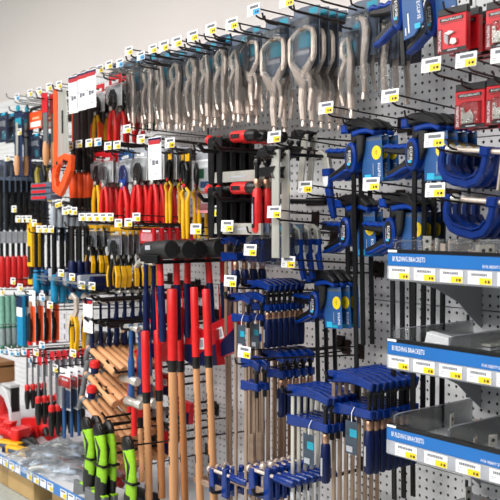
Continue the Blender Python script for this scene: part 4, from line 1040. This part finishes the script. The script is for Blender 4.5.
b = MB(); b.shell(-.06, .06, -.03, .02, -.06, 0, bag, .02); c = k.part('bag', b)
for q in range(3):
    b = MB(); b.tube([(-.04 + q * .035, 0, -.045), (-.02 + q * .03, 0, -.03)], .012, red, 8); k.part('part', b, c)
b = MB(); b.box(-.06, .06, -.001, .001, -.002, .02, pink); k.part('header_card', b)
hang(k, 116, 470, .40, 2, .05, 'clear bag of red parts beside the lime hatchets', 'bags of red parts', 1.05)

# ------------------------------------------------------------------ base shelf at the lower left
b = MB(); b.box(-5.06, -1.48, -.78, -.012, .0, .4595, mat('plinth_paint', '#a9aea8', .5), .004); single('plinth', b, 'wide pale plinth under the base shelf and cartons', 'plinth')
k = Kind('base_shelf', 'shelf')
b = MB(); b.box(-5.06, -1.48, -.47, -.012, SZ - .03, SZ, shelfwhite, .003); k.part('deck', b)
b = MB(); b.box(-5.06, -1.48, -.478, -.47, SZ - .034, SZ + .006, mat('rail_blue', '#3f7fc4', .4), .001); rl = k.part('price_rail', b)
x = -5.04; i = 0
while x < -2.2:
    b = MB(); b.box(x, x + .05, -.4795, -.4785, SZ - .030, SZ + .001, white); 
    if i % 3 != 2: b.quad(x + .022, x + .048, SZ - .028, SZ - .012, -.4798, yellow)
    b.quad(x + .006, x + .04, SZ - .008, SZ - .002, -.4798, greyprint)
    k.part('price_card', b, rl); x += .062 + .05 * (i % 4 == 3); i += 1
b = MB(); b.box(-5.06, -5.03, -.45, -.012, .46, SZ - .0305, shelfgrey, .002); k.part('end_panel', b)
k.put((0, 0, 0), 'long white base shelf with blue price strip at the bottom left')
for i, (x, w, h, d) in enumerate(((-4.35, .5, .104, .40), (-3.55, .56, .104, .40), (-2.9, .4, .104, .40), (-2.4, .5, .104, .40))):
    k = Kind('carton', 'box')
    b = MB(); b.box(-w / 2, w / 2, -d / 2, d / 2, 0, h, board, .004); c = k.part('body', b)
    b = MB(); b.box(-.03, .03, -d / 2 - .0008, d / 2, h * .0 + .002, h + .0008, mat('tape', '#a98a55', .3)); k.part('tape', b, c)
    k.put((x, -.245, .46), 'tan cardboard carton under the base shelf, %s from the left' % NTH[i], 'cartons under the base shelf')
# red handled tools lying on the base shelf
def shelfpt(x, y): return Wz(x, y, SZ)
def grabber():
    k = Kind('red_trowel', 'trowel')
    b = MB(); b.tube([(-.11, 0, .05), (-.1, 0, .05), (-.04, 0, .045), (0, 0, .03)], [.014, .019, .018, .015], red, 10); h = k.part('handle', b)
    b = MB()
    for q in range(4): b.tube([(-.095 + q * .016, 0, .05 - q * .0015), (-.088 + q * .016, 0, .049 - q * .0015)], .0205, red, 10)
    k.part('grip_rib', b, h)
    b = MB(); b.prism([(-.005, .0), (.035, .0), (.045, .075), (.0, .08)], -.035, .035, red, .006); k.part('guard', b)
    b = MB(); b.tube([(-.13, 0, .03), (-.12, 0, .045), (-.1, 0, .05)], [.006, .013, .014], black, 8); k.part('tip', b)
    b = MB(); b.tube([(.03, 0, .03), (.08, 0, .024), (.12, 0, .012)], [.014, .022, .011], black, 8, flat=1.4); k.part('sole', b)
    return k
gr = grabber()
for i, (x, y, rz, s) in enumerate(((8, 438, .5, 1.1), (17, 446, .3, 1.1), (30, 438, 2.6, 1.15), (43, 436, 2.8, 1.15), (55, 440, 2.9, 1.2), (3, 432, .7, 1.0))):
    p = shelfpt(x, y); gr.put((p.x, min(p.y, -.06), SZ + .0005), 'red handled black tool lying on the base shelf, %s' % ('ribbed grip up, left', 'front left with flat guard', 'third from left', 'fourth from left', 'rightmost near the bags', 'at the left edge')[i], 'red handled tools on the base shelf', (0, 0, rz), s)
k = Kind('yellow_scraper', 'scraper')
b = MB(); b.box(-.07, .05, -.02, .02, 0, .03, yellowp, .006); c = k.part('body', b)
b = MB(); b.quad(-.05, .02, .006, .022, -.0205, slate); k.part('label', b, c)
b = MB(); b.box(.05, .08, -.018, .018, .002, .026, black, .004); k.part('cap', b); b = MB(); b.box(-.09, -.065, -.02, .02, 0, .02, bluedark, .004); k.part('foot', b)
for i, (x, y, rz) in enumerate(((12, 449, .35), (20, 455, .25))):
    p = shelfpt(x, y); k.put((p.x, p.y, SZ + .0005 + (.0)), 'yellow and black tool lying at the shelf front, %s' % ('rear one', 'front one')[i], 'yellow tools on the base shelf', (0, 0, rz), 1.1)
def crumpled(w, d, h, seed):
    rnd = random.Random(seed); nx, ny = 14, 10; vs = []; fs = []
    for j in range(ny + 1):
        for i in range(nx + 1):
            u, v = i / nx, j / ny; e = min(u, 1 - u, v, 1 - v) * 4; e = min(1, e)
            vs.append(((u - .5) * w + rnd.uniform(-.006, .006), (v - .5) * d + rnd.uniform(-.006, .006), h * e ** .6 * rnd.uniform(.6, 1.0) + .001))
    for j in range(ny):
        for i in range(nx):
            a = j * (nx + 1) + i; fs += [(a, a + 1, a + nx + 2), (a, a + nx + 2, a + nx + 1)]
    b = MB(); b.add(vs, fs, shelfbag); return b
crm = mat('bagged_steel_blue', '#b9cbe0', .3, .4, .3, 30)
for i, (x, y, w, d, h, rz, s) in enumerate(((46, 459, .34, .2, .05, .5, 1), (66, 455, .3, .18, .065, .2, 2), (66, 474, .3, .16, .05, .4, 3), (50, 468, .26, .15, .04, .7, 4))):
    p = shelfpt(x, y); k = Kind('parts_bag', 'bag')
    c = k.part('bag', crumpled(w, d, h, s))
    for q in range(7):
        rn = random.Random(s * 10 + q); x0, y0 = rn.uniform(-.35, .35) * w, rn.uniform(-.3, .3) * d
        b = MB(); b.tube([(x0 - .04, y0 - .015, h * .25), (x0, y0, h * .4), (x0 + .04, y0 + .02, h * .25)], [.008, .012, .007], (crm, steel, crm, slate, crm, red, white)[q] if q != 5 or s in (1, 3) else crm, 8); k.part('bagged_part', b, c)
    k.put((p.x, p.y, SZ + .0005), 'crumpled clear bag of steel parts on the base shelf, %s' % ('left', 'rear', 'right front', 'middle front')[i], 'clear bags on the base shelf', (0, 0, rz))
# display stand at the far left
p = W(2, 374, .30)
k = Kind('display_stand', 'stand')
b = MB(); b.strip([(-.16, -.16), (-.14, -.08), (-.07, -.035), (.02, -.03), (.1, -.06), (.15, -.12), (.16, -.2)], [.02, .035, .05, .055, .045, .03, .02], -.05, .0, shelfwhite, .004); k.part('arch', b)
b = MB(); b.box(-.2, .16, -.05, .0, -.02, -.008, shelfwhite, .002); k.part('top', b)
for s in (-.19, .155):
    b = MB(); b.box(s, s + .01, -.045, -.005, SZ - p.z, -.02, blackmetal, .001); k.part('leg', b)
k.put((p.x, -.28, p.z - .02), 'white arched display stand under the brown box at far left')
k = Kind('brown_carton', 'box')
b = MB(); b.box(-.1, .1, -.04, .04, 0, .095, boxwood, .004); c = k.part('body', b)
b = MB(); b.box(-.1, .1, -.0408, .0408, .07, .078, mat('tape', '#a98a55')); k.part('tape', b, c); b = MB(); b.quad(-.04, .07, .012, .03, -.0412, ink); k.part('stamp', b, c)
k.put((p.x - .03, -.305, p.z - .0275), 'brown carton on the white arched stand at far left')
k = Kind('red_case', 'case')
b = MB(); b.box(-.1, .1, -.04, .04, 0, .14, red, .008); c = k.part('body', b); b = MB(); b.box(-.04, .04, -.043, -.039, .06, .08, maroon, .001); k.part('latch', b, c)
q = shelfpt(1, 424); k.put((q.x - .05, -.22, SZ + .0005), 'red case standing below the white arch at far left')
